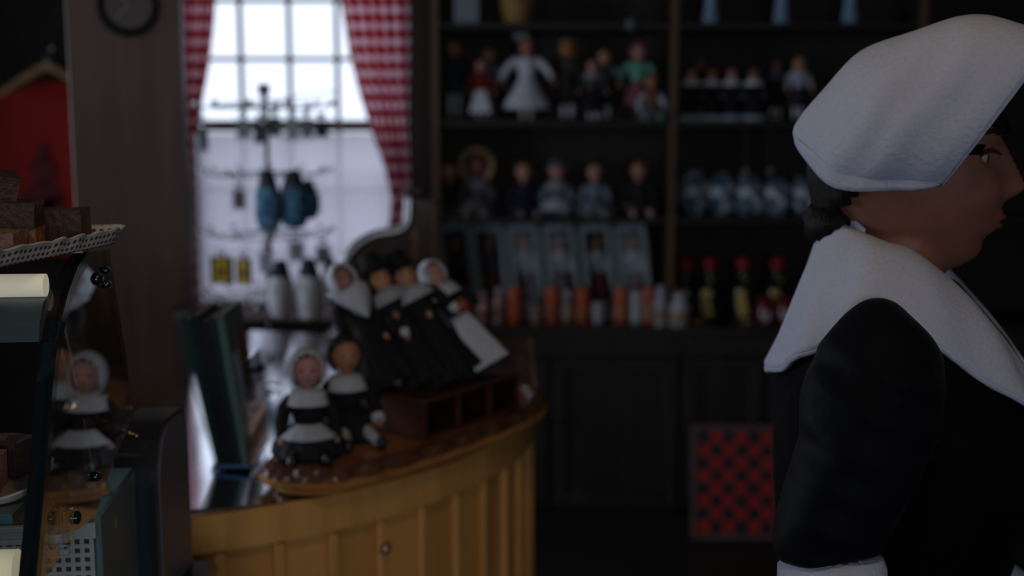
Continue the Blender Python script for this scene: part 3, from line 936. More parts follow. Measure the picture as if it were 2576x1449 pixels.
# blue and white patterned soft bags
BLUEW = two_tone((.08, .16, .25), (.72, .82, .90), 22, .48, .60, .9, 'blue_white_print')
xs = [1745, 1812, 1880, 1950, 2020, 2092, 2150]
for i, px in enumerate(xs):
    Y0 = 4.42
    h = (.165, .155, .145, .135, .140, .150, .12)[i]
    t = thing('cloth_bag', 'blue and white printed cloth bag, ' + ('next to the upright', 'second from the upright', 'third from the upright, under a bead', 'fourth from the upright, under a bead', 'fifth from the upright', 'just left of the dark bun of the woman', 'half behind the dark bun of the woman')[i], 'bag', (xat(px, Y0, z2), Y0, z2), (0, 0, .1 * (-1) ** i), 'blue and white bags on the second bay')
    MB().ball((0, 0, h * .5), (.060, .055, h * .5), 28, 20, shape=lambda d, i=i: (1 + .24 * noise.noise(d * 2.4 + Vector((i * 3.1, 0, 0)))) * (1 - .12 * max(0, d.z))).build('bag_body', BLUEW, t)
    MB().lathe([(.030, h * .80), (.018, h * .90), (.036, h * .99), (.032, h * 1.0)], seg=18, fn=lambda q, k: 1 + .1 * math.cos(6 * q)).build('ruffle', BLUEW, t)
    MB().lathe([(.021, h * .88), (.0225, h * .90), (.020, h * .92)], seg=14).build('ribbon', M((.10, .13, .2), .6, key='ribbon_blue'), t)
for px, lab in ((1877, 'thin dark stick with a pale bead end hanging over the blue bags, left one'), (1938, 'thin dark stick with a pale bead end hanging over the blue bags, right one')):
    t = thing('hanging_bead', lab, 'ornament', (xat(px, 4.34, 1.32), 4.34, SZ[2] - .022), group='bead ornaments under the shelf')
    zb = zat(430, 4.34) - SZ[2] + .022
    MB().tube([(0, 0, 0), (0, 0, zb + .01)], .0035).build('stick', BLACKMETAL, t)
    MB().ball((0, 0, zb), .0115).build('bead', M((.36, .28, .20), .3, .1, key='pale_bead'), t)

# folding checkerboard on the floor
bx0, bx1 = xat(1742, 4.10, .3), xat(2030, 4.10, .3)
cb = thing('checkerboard', 'red and black folding checkerboard leaning on the cabinet', 'game board', ((bx0 + bx1) / 2, 4.10, .012), (-R(8), 0, R(-2)))
BW, BH = bx1 - bx0, .415
MB().box((0, .009, BH / 2), (BW, .012, BH), bev=.002).build('backing', M((.05, .02, .02), .6, key='board_backing'), cb)
FRW = M((.13, .075, .075), .5, .15, 30, key='board_frame')
for sx in (-1, 1):
    MB().box((sx * (BW / 2 - .011), 0, BH / 2), (.022, .016, BH), bev=.003).build('frame_side', FRW, cb)
for z in (.011, BH - .011):
    MB().box((0, 0, z), (BW - .044, .016, .022), bev=.003).build('frame_rail', FRW, cb)
sqm = MB().box((0, 0, 0), (1, 1, 1)).mesh('square')
qs = [sqm.copy(), sqm.copy()]
qs[0].materials.append(M((.50, .018, .014), .5, .15, 60, key='board_red'))
qs[1].materials.append(M((.010, .014, .018), .5, .15, 60, key='board_black'))
sw, shh = (BW - .058) / 8, (BH - .052) / 8
for i in range(8):
    for j in range(8):
        o = bpy.data.objects.new('square', qs[(i + j) % 2])
        COL.objects.link(o)
        o.parent = cb
        o.scale = (sw * .985, .004, shh * .985)
        o.location = (-4 * sw + sw * (i + .5) + (.003 if i > 3 else -.003), .001, .026 + shh * (j + .5))
pc = atZ(1690, 1284, .002)
t = tag(MB().grid(lambda u, v: ((u - .5) * .095, (v - .5) * .06 + .01 * (u - .5), .003 + .003 * math.sin(u * 5)), 8, 4).build('paper_slip', M((.30, .27, .20), .8, .1, key='paper'), None, solid=.001), 'pale slip of paper on the floor by the checkerboard', 'paper')
t.location = (pc.x, pc.y, .001)

# red T-shirt on a wooden hanger, far left on the back wall
ts = atY(116, 158, 4.47)
hg = thing('coat_hanger', 'pale wooden coat hanger inside the red T-shirt', 'hanger', (ts.x, 4.48, ts.z))
HW = wood((.40, .25, .11), .45, 'hanger_wood', axis='X')
pts = [(-.20 + .40 * i / 16, 0, -.012 - .115 * abs(-1 + 2 * i / 16) ** 1.15) for i in range(17)]
MB().tube(pts, [.013 + .007 * (1 - abs(-1 + 2 * i / 16)) for i in range(17)], 10).build('arms', HW, hg)
MB().tube([(0, 0, 0), (0, 0, .03), (.018, 0, .045), (.02, 0, .06), (0, 0, .075), (-.016, 0, .065)], .003, 8).build('hook', CHROME, hg)
tsh = thing('t_shirt', 'red T-shirt with a dark figure print hanging on the back wall', 'shirt', (ts.x, 4.48, ts.z - .055))
RED = M((.36, .014, .010), .85, .12, 30, .3, key='red_jersey')


def shirt(yoff, back):
    def fn(u, v):
        a = 2 * u - 1
        w = .245 + .02 * v
        z = -.66 * v
        top = -.10 * abs(a) ** 1.1 if abs(a) > .38 else (-.042 if not back else -.01) * (1 - (abs(a) / .38) ** 2) - .10 * .38 ** 1.1 * (abs(a) / .38) ** 4
        z = top + (-.66 - top) * v
        y = yoff * (1 - abs(a) ** 3) + .010 * math.sin(a * 9 + v * 2) * v * (1 - abs(a)) + .006 * noise.noise((a * 3, v * 4, yoff * 50))
        return (a * w, y, z)
    return fn


b = MB().grid(shirt(-.03, False), 36, 30)
b.grid(shirt(.025, True), 36, 30)
b.build('body', RED, tsh, solid=.002)
for sx in (-1, 1):
    MB().tube([(sx * .205, 0, -.115), (sx * .27, 0, -.20), (sx * .325, 0, -.29)], [.085, .080, .078], 18, cap=False, flat=.3).build('sleeve', RED, tsh, solid=.002)
MB().tube([(-.093 + .186 * i / 12, -.030 - .004, -.05 - .038 * (1 - (-1 + 2 * i / 12) ** 2) + .012) for i in range(13)], .006, 8).build('neck_band', RED, tsh)
MB().box((0, .008, -.075), (.03, .002, .02)).build('neck_label', M((.12, .08, .14), .7, key='woven_tag'), tsh)
PRINT = M((.13, .018, .022), .85, .3, 30, key='dark_print')
pr = MB()
for (cx, cz_, rx, rz_) in ((-.02, -.27, .028, .03), (-.02, -.34, .05, .05), (-.025, -.43, .075, .05), (.005, -.50, .06, .06), (-.05, -.52, .04, .06)):
    pr.add([(cx, -.0405, cz_)] + [(cx + rx * math.cos(2 * PI * k / 18) * (1 + .15 * math.sin(5 * k)), -.0405, cz_ + rz_ * math.sin(2 * PI * k / 18)) for k in range(18)], [(0, k + 1, (k + 1) % 18 + 1) for k in range(18)])
pr.build('chest_print', PRINT, tsh, smooth=False, solid=.0008)
# ------------------------------------------------------------------ curved counter
CC, CR, CZ = Vector((-.72, 2.33)), .765, .95
BUTTER = wood((.72, .37, .105), .42, 'honey_wood', var=.18, scale=22)
BUTTERD = wood((.62, .30, .080), .42, 'honey_wood_board', var=.22, scale=22)


def arc(a, r):
    return (CC.x + r * math.sin(R(a)), CC.y - r * math.cos(R(a)))


ct = thing('curved_counter', 'honey-coloured wooden counter with curved boarded front', 'counter', (CC.x, CC.y, 0))
Lc = Matrix.Translation((-CC.x, -CC.y, 0))
A = [4 + 86 * i / 40 for i in range(41)]
topo = [arc(a, CR - .002) for a in A] + [(CC.x + CR - .002, 3.0), (-.667, 3.0)]
TOPW = wood((.10, .05, .022), .3, 'counter_top_wood', axis='X', coat=.3)
MB(Lc).prism(topo, CZ - .012, CZ).build('top', TOPW, ct, smooth=False)
# added metal leaf on the left half of the top, sloped to reflect the window
GLOSSTOP = M((.78, .80, .86), .10, .03, 14, 0.0, metal=1.0, key='reflector_metal')
LEAFX, LEAFT = -.345, .062


def leafz(x):
    return CZ + .0015 + LEAFT * max(0.0, LEAFX - x)


lp_ = [arc(4 + 25.3 * i / 14, CR - .004) for i in range(15)]
lp_ = [p for p in lp_ if p[0] <= LEAFX] + [(LEAFX, 2.99), (-.664, 2.99)]
n_ = len(lp_)
MB(Lc).add([(x, y, CZ + .0002) for x, y in lp_] + [(x, y, leafz(x)) for x, y in lp_], [tuple(range(n_))[::-1], tuple(range(n_, 2 * n_))] + [(i, (i + 1) % n_, n_ + (i + 1) % n_, n_ + i) for i in range(n_)]).build('reflector_leaf', GLOSSTOP, ct, smooth=False)
core = [arc(a, CR - .035) for a in A] + [(CC.x + CR - .035, 2.97), (-.66, 2.97)]
MB(Lc).prism(core, .0, CZ - .012).build('carcass', wood((.07, .035, .012), .6, 'carcass_wood'), ct, smooth=False)
band = MB(Lc)
for a0, a1 in zip(A, A[1:]):
    q = [arc(a0, CR - .036), arc(a0, CR + .004), arc(a1, CR + .004), arc(a1, CR - .036)]
    band.prism([q[0], q[1], q[2], q[3]][::-1], CZ - .056, CZ - .0005)
band.box((CC.x + CR - .016, 2.66, CZ - .028), (.04, .66, .055))
band.build('edge_band', BUTTER, ct)
step, a = 6.5, 4.0
k = 0
while a < 92:
    a1 = min(a + step, 92)
    bm_ = MB(Lc)
    n = 4
    for i in range(n):
        b0, b1 = a + .15 + (a1 - a - .3) * i / n, a + .15 + (a1 - a - .3) * (i + 1) / n
        bm_.prism([arc(b0, CR - .034), arc(b1, CR - .034), arc(b1, CR - .014), arc(b0, CR - .014)], .06, CZ - .058)
    bm_.build('board', (BUTTER, BUTTERD)[k % 2], ct)
    p = arc(a1, CR - .008)
    MB(Lc).box((p[0], p[1], (CZ - .06 + .06) / 2), (.017, .014, CZ - .12), rot=(0, 0, R(a1)), bev=.003).build('batten', BUTTER, ct)
    a = a1
    k += 1
for i in range(5):
    y = 2.40 + i * .13
    MB(Lc).box((CC.x + CR - .022, y, .475), (.02, .125, .83)).build('board', BUTTERD, ct)
sk_ = MB(Lc)
for a0, a1 in zip(A, A[1:]):
    q = [arc(a0, CR - .034), arc(a0, CR), arc(a1, CR), arc(a1, CR - .034)]
    sk_.prism(q[::-1], .0, .06)
sk_.build('skirting', BUTTERD, ct)
kp = arc(43.0, CR + .004)
MB(Lc).ball((kp[0], kp[1], .845), .009).build('knob', M((.45, .36, .28), .3, metal=.8, key='pale_knob'), ct)


# ------------------------------------------------------------------ raised table top with carved rim
def smooth_loop(pts, n):
    out, N = [], len(pts)
    for i in range(N):
        p0, p1, p2, p3 = (Vector(pts[(i + j - 1) % N]) for j in range(4))
        m = n // N
        for k in range(m):
            t = k / m
            out.append(.5 * (2 * p1 + (p2 - p0) * t + (2 * p0 - 5 * p1 + 4 * p2 - p3) * t * t + (3 * p1 - p0 - 3 * p2 + p3) * t ** 3))
    return out


BO = smooth_loop([(-.372, 1.80), (-.376, 1.73), (-.355, 1.690), (-.31, 1.672), (-.25, 1.678), (-.18, 1.735), (-.095, 1.838), (-.015, 1.955), (.040, 2.06), (.062, 2.14), (.055, 2.23), (.0, 2.36), (-.1, 2.42), (-.28, 2.42), (-.36, 2.34), (-.372, 2.05)], 192)
BZ = CZ + .0045


def smooth_line(pts, m):
    out, P_ = [], [Vector(p) for p in pts]
    N = len(P_)
    for i in range(N - 1):
        p0, p1, p2, p3 = P_[max(i - 1, 0)], P_[i], P_[i + 1], P_[min(i + 2, N - 1)]
        for k in range(m):
            t = k / m
            out.append(.5 * (2 * p1 + (p2 - p0) * t + (2 * p0 - 5 * p1 + 4 * p2 - p3) * t * t + (3 * p1 - p0 - 3 * p2 + p3) * t ** 3))
    return out + [P_[-1]]


def sweep(loop, prof, fn=None):
    n, m = len(loop), len(prof)
    vs_, fs_ = [], []
    for i, p in enumerate(loop):
        t = (loop[(i + 1) % n] - loop[i - 1]).normalized()
        nn = Vector((t.y, -t.x))
        for j, (o, z) in enumerate(prof):
            d = fn(i, j) if fn else 0.0
            vs_.append((p.x + nn.x * (o + d), p.y + nn.y * (o + d), z + d * .6))
    for i in range(n):
        i2 = (i + 1) % n
        for j in range(m - 1):
            fs_.append((i * m + j, i2 * m + j, i2 * m + j + 1, i * m + j + 1))
    return vs_, fs_


rt = thing('carved_table_top', 'rounded brown table top with carved rim lying on the counter', 'table top', (-.15, 2.05, BZ))
Lr = Matrix.Translation((.15, -2.05, 0))
MB(Lr).add(*sweep(BO, [(-.05, 0), (-.022, 0), (-.020, .006), (-.012, .010), (-.004, .012), (.002, .016), (.003, .020), (-.001, .024), (-.008, .026)])).build('moulded_edge', wood((.50, .22, .06), .35, 'edge_wood', coat=.3, axis='X'), rt)
MB(Lr).add(*sweep(BO, [(-.002, .022), (-.002, .027), (-.006, .033), (-.014, .039), (-.024, .041), (-.032, .038), (-.036, .033)],
                  lambda i, j: 0 if j in (0, 6) else .0035 * math.sin(i * .9 + (j % 2) * 1.6) + .003 * noise.noise((i * .45, j * .9, 2.0)))).build('carved_rim', wood((.14, .06, .035), .33, 'carved_wood', coat=.4), rt)
inner = sweep(BO, [(-.035, 0)])[0]
MB(Lr).prism([(v[0], v[1]) for v in inner], .004, .034).build('top', wood((.52, .19, .055), .36, 'table_top_wood', axis='X', coat=.25), rt, smooth=False)
TZ = BZ + .034

# glazed compartment box on the table top
CW = wood((.085, .034, .026), .4, 'box_wood', axis='X')
bx = thing('compartment_box', 'low wooden box with small glass fronts under the reclining dolls', 'box', (-.142, 1.862, TZ), (0, 0, R(55)))
L_, W_, H_ = .272, .20, .068
MB().box((L_ / 2, W_ / 2, .004), (L_, W_, .008)).build('bottom', CW, bx)
MB().box((L_ / 2, W_ - .004, H_ / 2 + .004), (L_, .008, H_ - .008)).build('back_wall', CW, bx)
MB().box((.004, W_ / 2, H_ / 2), (.008, W_ - .016, H_ - .016)).build('side_wall', CW, bx)
MB().box((L_ - .004, W_ / 2, H_ / 2), (.008, W_ - .016, H_ - .016)).build('side_wall', CW, bx)
MB().box((L_ / 2, W_ / 2, H_ - .004), (L_ + .004, W_ + .004, .007), bev=.002).build('lid', CW, bx)
for x in (.005, .095, .184, L_ - .005):
    MB().box((x, .005, H_ / 2), (.010, .010, H_ - .016)).build('post', CW, bx)
    if .01 < x < L_ - .02:
        MB().box((x, W_ / 2, H_ / 2), (.006, W_ - .03, H_ - .017)).build('divider', CW, bx)
for x0, x1 in ((.01, .09), (.10, .179), (.189, L_ - .01)):
    MB().box(((x0 + x1) / 2, .004, H_ / 2), (x1 - x0, .002, H_ - .017)).build('pane', glass((.75, .72, .72), .8, .03, 'old_glass'), bx, smooth=False)
BOXTOP = TZ + H_


def lean_q(axis, face):
    z = Vector(axis).normalized()
    f = Vector(face)
    f = (f - z * f.dot(z)).normalized()
    y = -f
    x = y.cross(z)
    return Matrix((x, y, z)).transposed().to_quaternion()


GP = 'reclining black-robed dolls on the compartment box'
WH2 = (.60, .63, .68)
ax = (-.46, .12, .88)


def bp(px, py):
    p = atZ(px, py, BOXTOP)
    return (p.x, p.y, BOXTOP + .010)


doll(bp(995, 978), .222, 'reclining doll in a pointed white hood and kerchief over black', GP, dress=BLACK, hair=BROWNH, hat='hood', hatc=WH2, skin=(.42, .20, .16), hem=.015, flare=1.45, spread=.8, lean=lean_q(ax, (.55, -.8, .1)), name='robed_doll')
doll(bp(1085, 970), .220, 'reclining doll in a black felt hat, orange face turned up, beside the hooded doll', GP, dress=BLACK, hair=DARKH, hat='tall', hatc=(.007, .007, .008), collar=(.40, .41, .44), skin=(.60, .30, .15), hem=.015, flare=1.25, spread=.6, lean=lean_q(ax, (.5, -.85, .1)), name='robed_doll')
doll(bp(1150, 965), .224, 'reclining doll in a black felt hat with wide white collar and white cuffs', GP, dress=BLACK, hair=DARKH, hat='tall', hatc=(.007, .007, .008), collar=(.46, .48, .52), cuff=WH2, skin=(.52, .27, .16), hem=.015, flare=1.25, spread=.8, lean=lean_q(ax, (.4, -.9, .1)), name='robed_doll')
doll(bp(1215, 950), .218, 'reclining doll in a white cap and long white apron, rightmost on the box', GP, dress=BLACK, hair=BROWNH, hat='bonnet', hatc=(.55, .56, .62), collar=(.55, .57, .62), apron=(.66, .70, .76), skin=PINK, hem=.015, flare=1.3, spread=.9, lean=lean_q(ax, (.62, -.75, .1)), name='robed_doll')
GS = 'robed dolls seated on the table top'
p = atZ(778, 1135, TZ)
doll((p.x, p.y, TZ), .165, 'seated doll with white bonnet, white bib and rounded black skirt', GS, pose='sit', dress=BLACK, skirt=(.012, .013, .016), hair=BROWNH, hat='bonnet', hatc=(.55, .56, .60), collar=(.55, .57, .62), apron=(.50, .52, .58), skin=PINK, leg=BLACK, flare=.95, rz=.18, apl=.115, name='seated_doll')
p = atZ(872, 1098, TZ)
doll((p.x, p.y, TZ), .172, 'seated bare-headed doll in black with square white collar and white stockings', GS, pose='sit', dress=BLACK, hair=DARKH, collar=(.52, .55, .58), cuff=WH2, skin=(.48, .22, .12), leg=(.62, .66, .70), shoe=(.012, .016, .024), flare=.62, rz=.42, name='seated_doll')

# ------------------------------------------------------------------ carved scroll-topped panel at the back of the counter
PY = 2.74
SCW = wood((.055, .028, .012), .42, 'carved_panel_wood', coat=.2)
EDGE = M((.90, .90, .95), .35, .06, 20, coat=.4, metal=1.0, key='edge_highlight')  # pale tone paints the window glint on the varnished edge
outl = [(862, 880), (860, 735), (864, 700), (872, 668), (890, 640), (915, 618), (945, 603), (985, 596), (1008, 590), (1022, 578), (1028, 560), (1030, 520), (1034, 512), (1100, 512), (1102, 880)]
pl = [atY(x, y, PY) for x, y in outl]
x0_ = sum(p.x for p in pl) / len(pl)
scr = thing('scroll_panel', 'dark carved wooden panel with scrolled shiny top edge', 'panel', (x0_, PY, CZ + .0065))
poly = [(p.x - x0_, max(p.z, CZ + .001) - CZ - .001) for p in pl]
poly[0] = (poly[0][0], 0)
poly[-1] = (poly[-1][0], 0)
MB(Matrix.Rotation(R(90), 4, 'X')).prism(poly, -.05, 0.0).build('board', SCW, scr, smooth=False)
cap_pts = [(x, z) for x, z in poly[2:13]]
cpm = MB()
for (xa, za), (xb, zb) in zip(cap_pts, cap_pts[1:]):
    d = Vector((xb - xa, 0, zb - za))
    nrm = Vector((-d.z, 0, d.x)).normalized() * .010
    q = [Vector((xa, 0, za)), Vector((xb, 0, zb)), Vector((xb, 0, zb)) + nrm, Vector((xa, 0, za)) + nrm]
    cpm.add([(v.x, yy, v.z) for yy in (-.006, .056) for v in q], [(0, 1, 2, 3), (7, 6, 5, 4), (0, 4, 5, 1), (1, 5, 6, 2), (2, 6, 7, 3), (3, 7, 4, 0)])
cpm.build('top_moulding', EDGE, scr, angle=60)
MB().tube(smooth_line([(x, -.004, z + .006) for x, z in cap_pts], 5), .0125, 12).build('glint_roll', EDGE, scr)  # added roll that widens the bright glint along the edge
xl_, xr_ = poly[0][0], poly[-1][0]
for (cx, cz_, rx, rz_) in ((xr_ - .055, .24, .016, .055), (xr_ - .055, .13, .016, .045)):
    MB().lathe([(rx, 0), (rx * 1.1, .004), (rx * .5, .009)], seg=24, m=Matrix.Translation((cx, 0, cz_)) @ Matrix.Rotation(R(90), 4, 'X') @ Matrix.Diagonal((1, rz_ / rx, 1, 1))).build('carved_boss', wood((.14, .075, .030), .4, 'boss_wood'), scr)
MB().box((xr_ - .006, -.004, poly[-2][1] / 2), (.014, .010, poly[-2][1] - .002), bev=.003).build('edge_strip', wood((.14, .075, .030), .4, 'boss_wood'), scr)
tp = thing('crystal_finial_ornament', 'small glittering ornament on the tip of the scrolled panel', 'ornament', (x0_ + poly[11][0] + .002, PY + .02, poly[12][1] + CZ + .0115))
MB().lathe([(.006, 0), (.004, .004), (.010, .010), (.012, .016), (.007, .022)], seg=8).build('cut_body', CHROME, tp, angle=10)
for sx in (-1, 1):
    MB().ball((sx * .016, 0, .015), .006, 8, 6).build('bead', CHROME, tp)

# ------------------------------------------------------------------ booklets in a clear stand
bl = atZ(592, 1190, CZ)
bk = thing('booklet_stand', 'clear acrylic stand holding upright booklets on the glossy counter', 'stand', (bl.x, bl.y, leafz(bl.x - .035)), (0, 0, R(2)))
MB().box((-.004, .06, .003), (.060, .16, .006), bev=.001).build('base', ACRYLIC, bk)
MB(Matrix.Rotation(R(-4), 4, 'Y')).box((.030, .06, .085), (.003, .15, .16)).build('front_plate', ACRYLIC, bk)
MB(Matrix.Rotation(R(-13), 4, 'Y')).box((-.027, .06, .135), (.003, .15, .27)).build('back_plate', ACRYLIC, bk)
MB().tube([(-.03, -.016, .006), (.028, -.016, .006)], .003).build('base_bar', M((.10, .22, .5), .2, key='blue_trim'), bk)
covers = [(.012, .04, .035), (.010, .014, .016), (.012, .013, .016), (.014, .03, .028), (.11, .20, .18)]
for i in range(5):
    tilt = R(-11 + i * .9)
    xo = -.020 + i * .0092
    b = thing('booklet', ('leftmost booklet in the clear stand, pale pages showing', 'second dark booklet from the left in the clear stand', 'middle dark booklet in the clear stand', 'fourth booklet from the left in the clear stand', 'green-covered booklet facing right in the clear stand')[i], 'booklet', (bl.x, bl.y, leafz(bl.x - .035) + .0065), (0, 0, R(2)), 'booklets in the clear stand')
    mm = Matrix.Translation((xo, 0, 0)) @ Matrix.Rotation(tilt, 4, 'Y')
    h = .236 + .006 * math.sin(i * 2.1)
    MB(mm).box((0, .062, h / 2), (.0096, .136, h - .004)).build('pages', M((.62, .61, .66), .8, .06, 200, key='page_block'), b)
    cm = M(covers[i], .3, .12, 25, coat=.3, key='booklet_cover')
    for sx in (-1, 1):
        MB(mm).box((sx * .0053, .062, h / 2), (.0009, .142, h)).build('cover', cm, b)
    MB(mm).box((0, -.0085, h / 2), (.0114, .0012, h)).build('spine', cm, b)
    if i == 4:
        MB(mm).box((.0060, .08, h * .72), (.0004, .05, .06)).build('cover_picture', M((.22, .08, .06), .5, .3, 60, key='cover_print'), b)

# little things on the glossy counter
p = atZ(660, 962, CZ)
t = thing('carved_bird', 'tiny dark bird-like carving lying on the glossy counter behind the booklets', 'ornament', (p.x, p.y, leafz(p.x - .02)))
DK = M((.05, .022, .014), .4, .2, 40, key='dark_carving')
MB().ball((0, 0, .016), (.020, .008, .009), 14, 9, m=Matrix.Rotation(R(-28), 4, 'Y')).build('body', DK, t)
MB().ball((.018, 0, .034), .006, 10, 8).build('head', DK, t)
MB().tube([(-.01, 0, .008), (-.04, 0, .003)], [.006, .002], 8, flat=.5).build('tail', DK, t)
MB().tube([(0, 0, .010), (0, 0, .0)], .002, 6).build('foot', DK, t)
p = atZ(668, 985, CZ)
t = thing('pen', 'slim white pen lying beside the dark carving', 'pen', (p.x, p.y, leafz(p.x - .03) + .0045), (0, R(90), R(-20)))
MB().lathe([(.003, -.035), (.0042, -.03), (.0042, .02), (.003, .03)], seg=12).build('barrel', M((.6, .62, .66), .3, key='white_plastic'), t)
MB().lathe([(.003, .029), (.001, .038)], seg=12).build('tip', CHROME, t)
p = atZ(752, 1018, CZ)
t = thing('small_flask', 'small teal flask with red stopper behind the bonneted seated doll', 'bottle', (p.x, p.y, leafz(p.x - .012)))
MB().lathe([(.011, 0), (.0135, .004), (.0135, .050), (.007, .064), (.007, .070)], seg=18).build('body', M((.02, .12, .16), .25, .1, coat=.4, key='teal_glaze'), t)
MB().lathe([(.0075, .068), (.0085, .072), (.0085, .084), (.006, .088)], seg=14).build('stopper', M((.40, .02, .02), .4, key='red_stopper'), t)

# ------------------------------------------------------------------ spinner rack in front of the window
RX, RY = xat(668, 3.42, 1.4), 3.42
rk = thing('spinner_rack', 'wire spinner rack with hooks standing before the window', 'rack', (RX, RY, 0))
WIRE = M((.30, .30, .34), .25, .05, 20, metal=1.0, key='rack_wire')
ztop = zat(238, RY)
MB().tube([(0, 0, .02), (0, 0, ztop)], .011, 12).build('pole', WIRE, rk)
MB().lathe([(.19, 0), (.19, .012), (.06, .022), (.02, .05)], seg=30).build('base', M((.1, .1, .11), .4, metal=.6, key='rack_base'), rk)
MB().lathe([(.016, ztop), (.017, ztop + .002), (.017, ztop + .028), (.013, ztop + .03)], seg=16).build('cap', M((.22, .16, .17), .5, key='rack_cap'), rk)
tiers = [zat(272, RY), zat(440, RY), zat(592, RY), zat(745, RY)]
hang = []
for ti, z in enumerate(tiers):
    rad = .135 if ti else .145
    MB().tube([(math.cos(2 * PI * k / 36) * rad, math.sin(2 * PI * k / 36) * rad, z) for k in range(37)], .0022, 6, cap=False).build('hoop', WIRE, rk)
    for k in range(4):
        a_ = PI / 4 + k * PI / 2
        MB().tube([(0, 0, z + .01), (math.cos(a_) * rad, math.sin(a_) * rad, z)], .0022, 6).build('spoke', WIRE, rk)
    nh = 12
    for k in range(nh):
        a_ = 2 * PI * (k + .25 * ti) / nh
        c_, s_ = math.cos(a_), math.sin(a_)
        L = .05
        hk = MB().tube([(c_ * rad, s_ * rad, z), (c_ * (rad + L * .6), s_ * (rad + L * .6), z + .003), (c_ * (rad + L), s_ * (rad + L), z + .014)], .0016, 6).build('hook', WIRE, rk)
        MB().ball((c_ * (rad + L), s_ * (rad + L), z + .014), .0085, 12, 9).build('sparkle_ball', CRYSTAL, hk)  # ball end made clear and large to sparkle with sky light
        hang.append((ti, a_, RX + c_ * (rad + L * .55), RY + s_ * (rad + L * .55), z + .003))
# a few long bare wires reaching out at the top
for (xa, ya) in ((500, 272), (560, 262), (845, 232), (800, 262)):
    e = atY(xa, ya, RY)
    MB().tube([(0, 0, tiers[0] + .02), (e.x - RX, -.02, e.z)], .002, 6).build('arm', WIRE, rk)


def keyring(px, py0, py1, w, dy, label, pic, frame=ACRYLIC, grp='clear keyrings on the top hoop of the rack'):
    top = atY((px), py0 - 22, RY + dy)
    t = thing('keyring', label, 'keyring', tuple(top), (0, 0, random.uniform(-.25, .25)), grp)
    s = RY / FPX
    hgt = (py1 - py0) * s
    ww = w * s
    zt_ = -22 * s
    MB().tube([(math.cos(2 * PI * k / 18) * .011, 0, math.sin(2 * PI * k / 18) * .011 - .009) for k in range(19)], .0012, 6, cap=False).build('ring', CHROME, t)
    MB().tube([(0, 0, -.02), (0, 0, zt_)], .0012, 6).build('chain', CHROME, t)
    MB().box((0, 0, zt_ - hgt / 2), (ww, .010, hgt), bev=.0025).build('clear_block', frame, t)
    MB().box((0, 0, zt_ - hgt / 2), (ww * .72, .0016, hgt * .72)).build('picture', M(pic, .5, .3, 70, key='picture_print'), t)
    MB().ball((0, -.003, zt_ + .003), .0100, 14, 11).build('sparkle_stud', CRYSTAL, t)  # clear bead added as a bright sparkle of sky light
    return t


GT = (.16, .20, .17)
keyring(510, 318, 386, 26, -.02, 'narrow dark blue keyring hanging alone at the left of the rack', (.05, .06, .09), grp='outlying rack goods')
for px, y0, y1, w, dy, lab, pic in ((612, 292, 350, 46, -.14, 'green picture keyring left of the rack pole', (.20, .24, .20)), (652, 300, 362, 34, -.17, 'dark picture keyring in front of the rack pole', (.06, .07, .08)), (690, 284, 345, 40, -.16, 'dark green keyring right of the rack pole', (.07, .11, .09)),
                                    (735, 286, 352, 40, -.17, 'pale green keyring in the middle of the top hoop', (.42, .48, .45)), (771, 288, 350, 34, -.15, 'pale keyring with a light picture, next to the dark one', (.40, .45, .44)), (808, 294, 348, 44, -.13, 'clear keyring with a small dark square, rightmost of the top hoop', (.07, .09, .08))):
    keyring(px, y0, y1, w, dy, lab, pic)
keyring(600, 470, 530, 40, -.10, 'brownish clear keyring left of the blue pouches', (.20, .16, .16), grp='outlying rack goods')
keyring(790, 480, 540, 36, -.08, 'brown and blue keyring right of the blue pouches', (.12, .10, .13), grp='outlying rack goods')
YELLOW = (.42, .30, .012)
for px, y0, y1, w, lab in ((556, 645, 712, 56, 'yellow and black card on the lower hoop, far left'), (612, 650, 714, 40, 'yellow and black card on the lower hoop, second from left')):
    t = keyring(px, y0, y1, w, -.10, lab, YELLOW, frame=M((.012, .012, .010), .4, key='black_card'), grp='yellow and black cards on the rack')
    s = RY / FPX
    MB().box((0, -.0055, -22 * s - (y1 - y0) * s / 2), (w * s * .66, .0016, (y1 - y0) * s * .9)).build('yellow_front', M(YELLOW, .5, .2, 60, key='yellow_print'), t)
    MB().lathe([(.010, 0), (.009, .001)], seg=14, m=Matrix.Translation((0, -.0064, -22 * s - (y1 - y0) * s * .55)) @ Matrix.Rotation(R(90), 4, 'X')).build('black_dot', M((.012, .012, .012), .5, key='black_print'), t)
for px, y0, y1, lab in ((668, 628, 690, 'clear grey keyring between the yellow cards and the white pouches'), (745, 600, 660, 'clear keyring above the white pouches'), (812, 612, 668, 'clear keyring at the right end of the lower hoop')):
    keyring(px, y0, y1, 46, -.14, lab, (.34, .33, .38), grp='clear keyrings on the lower hoop of the rack')


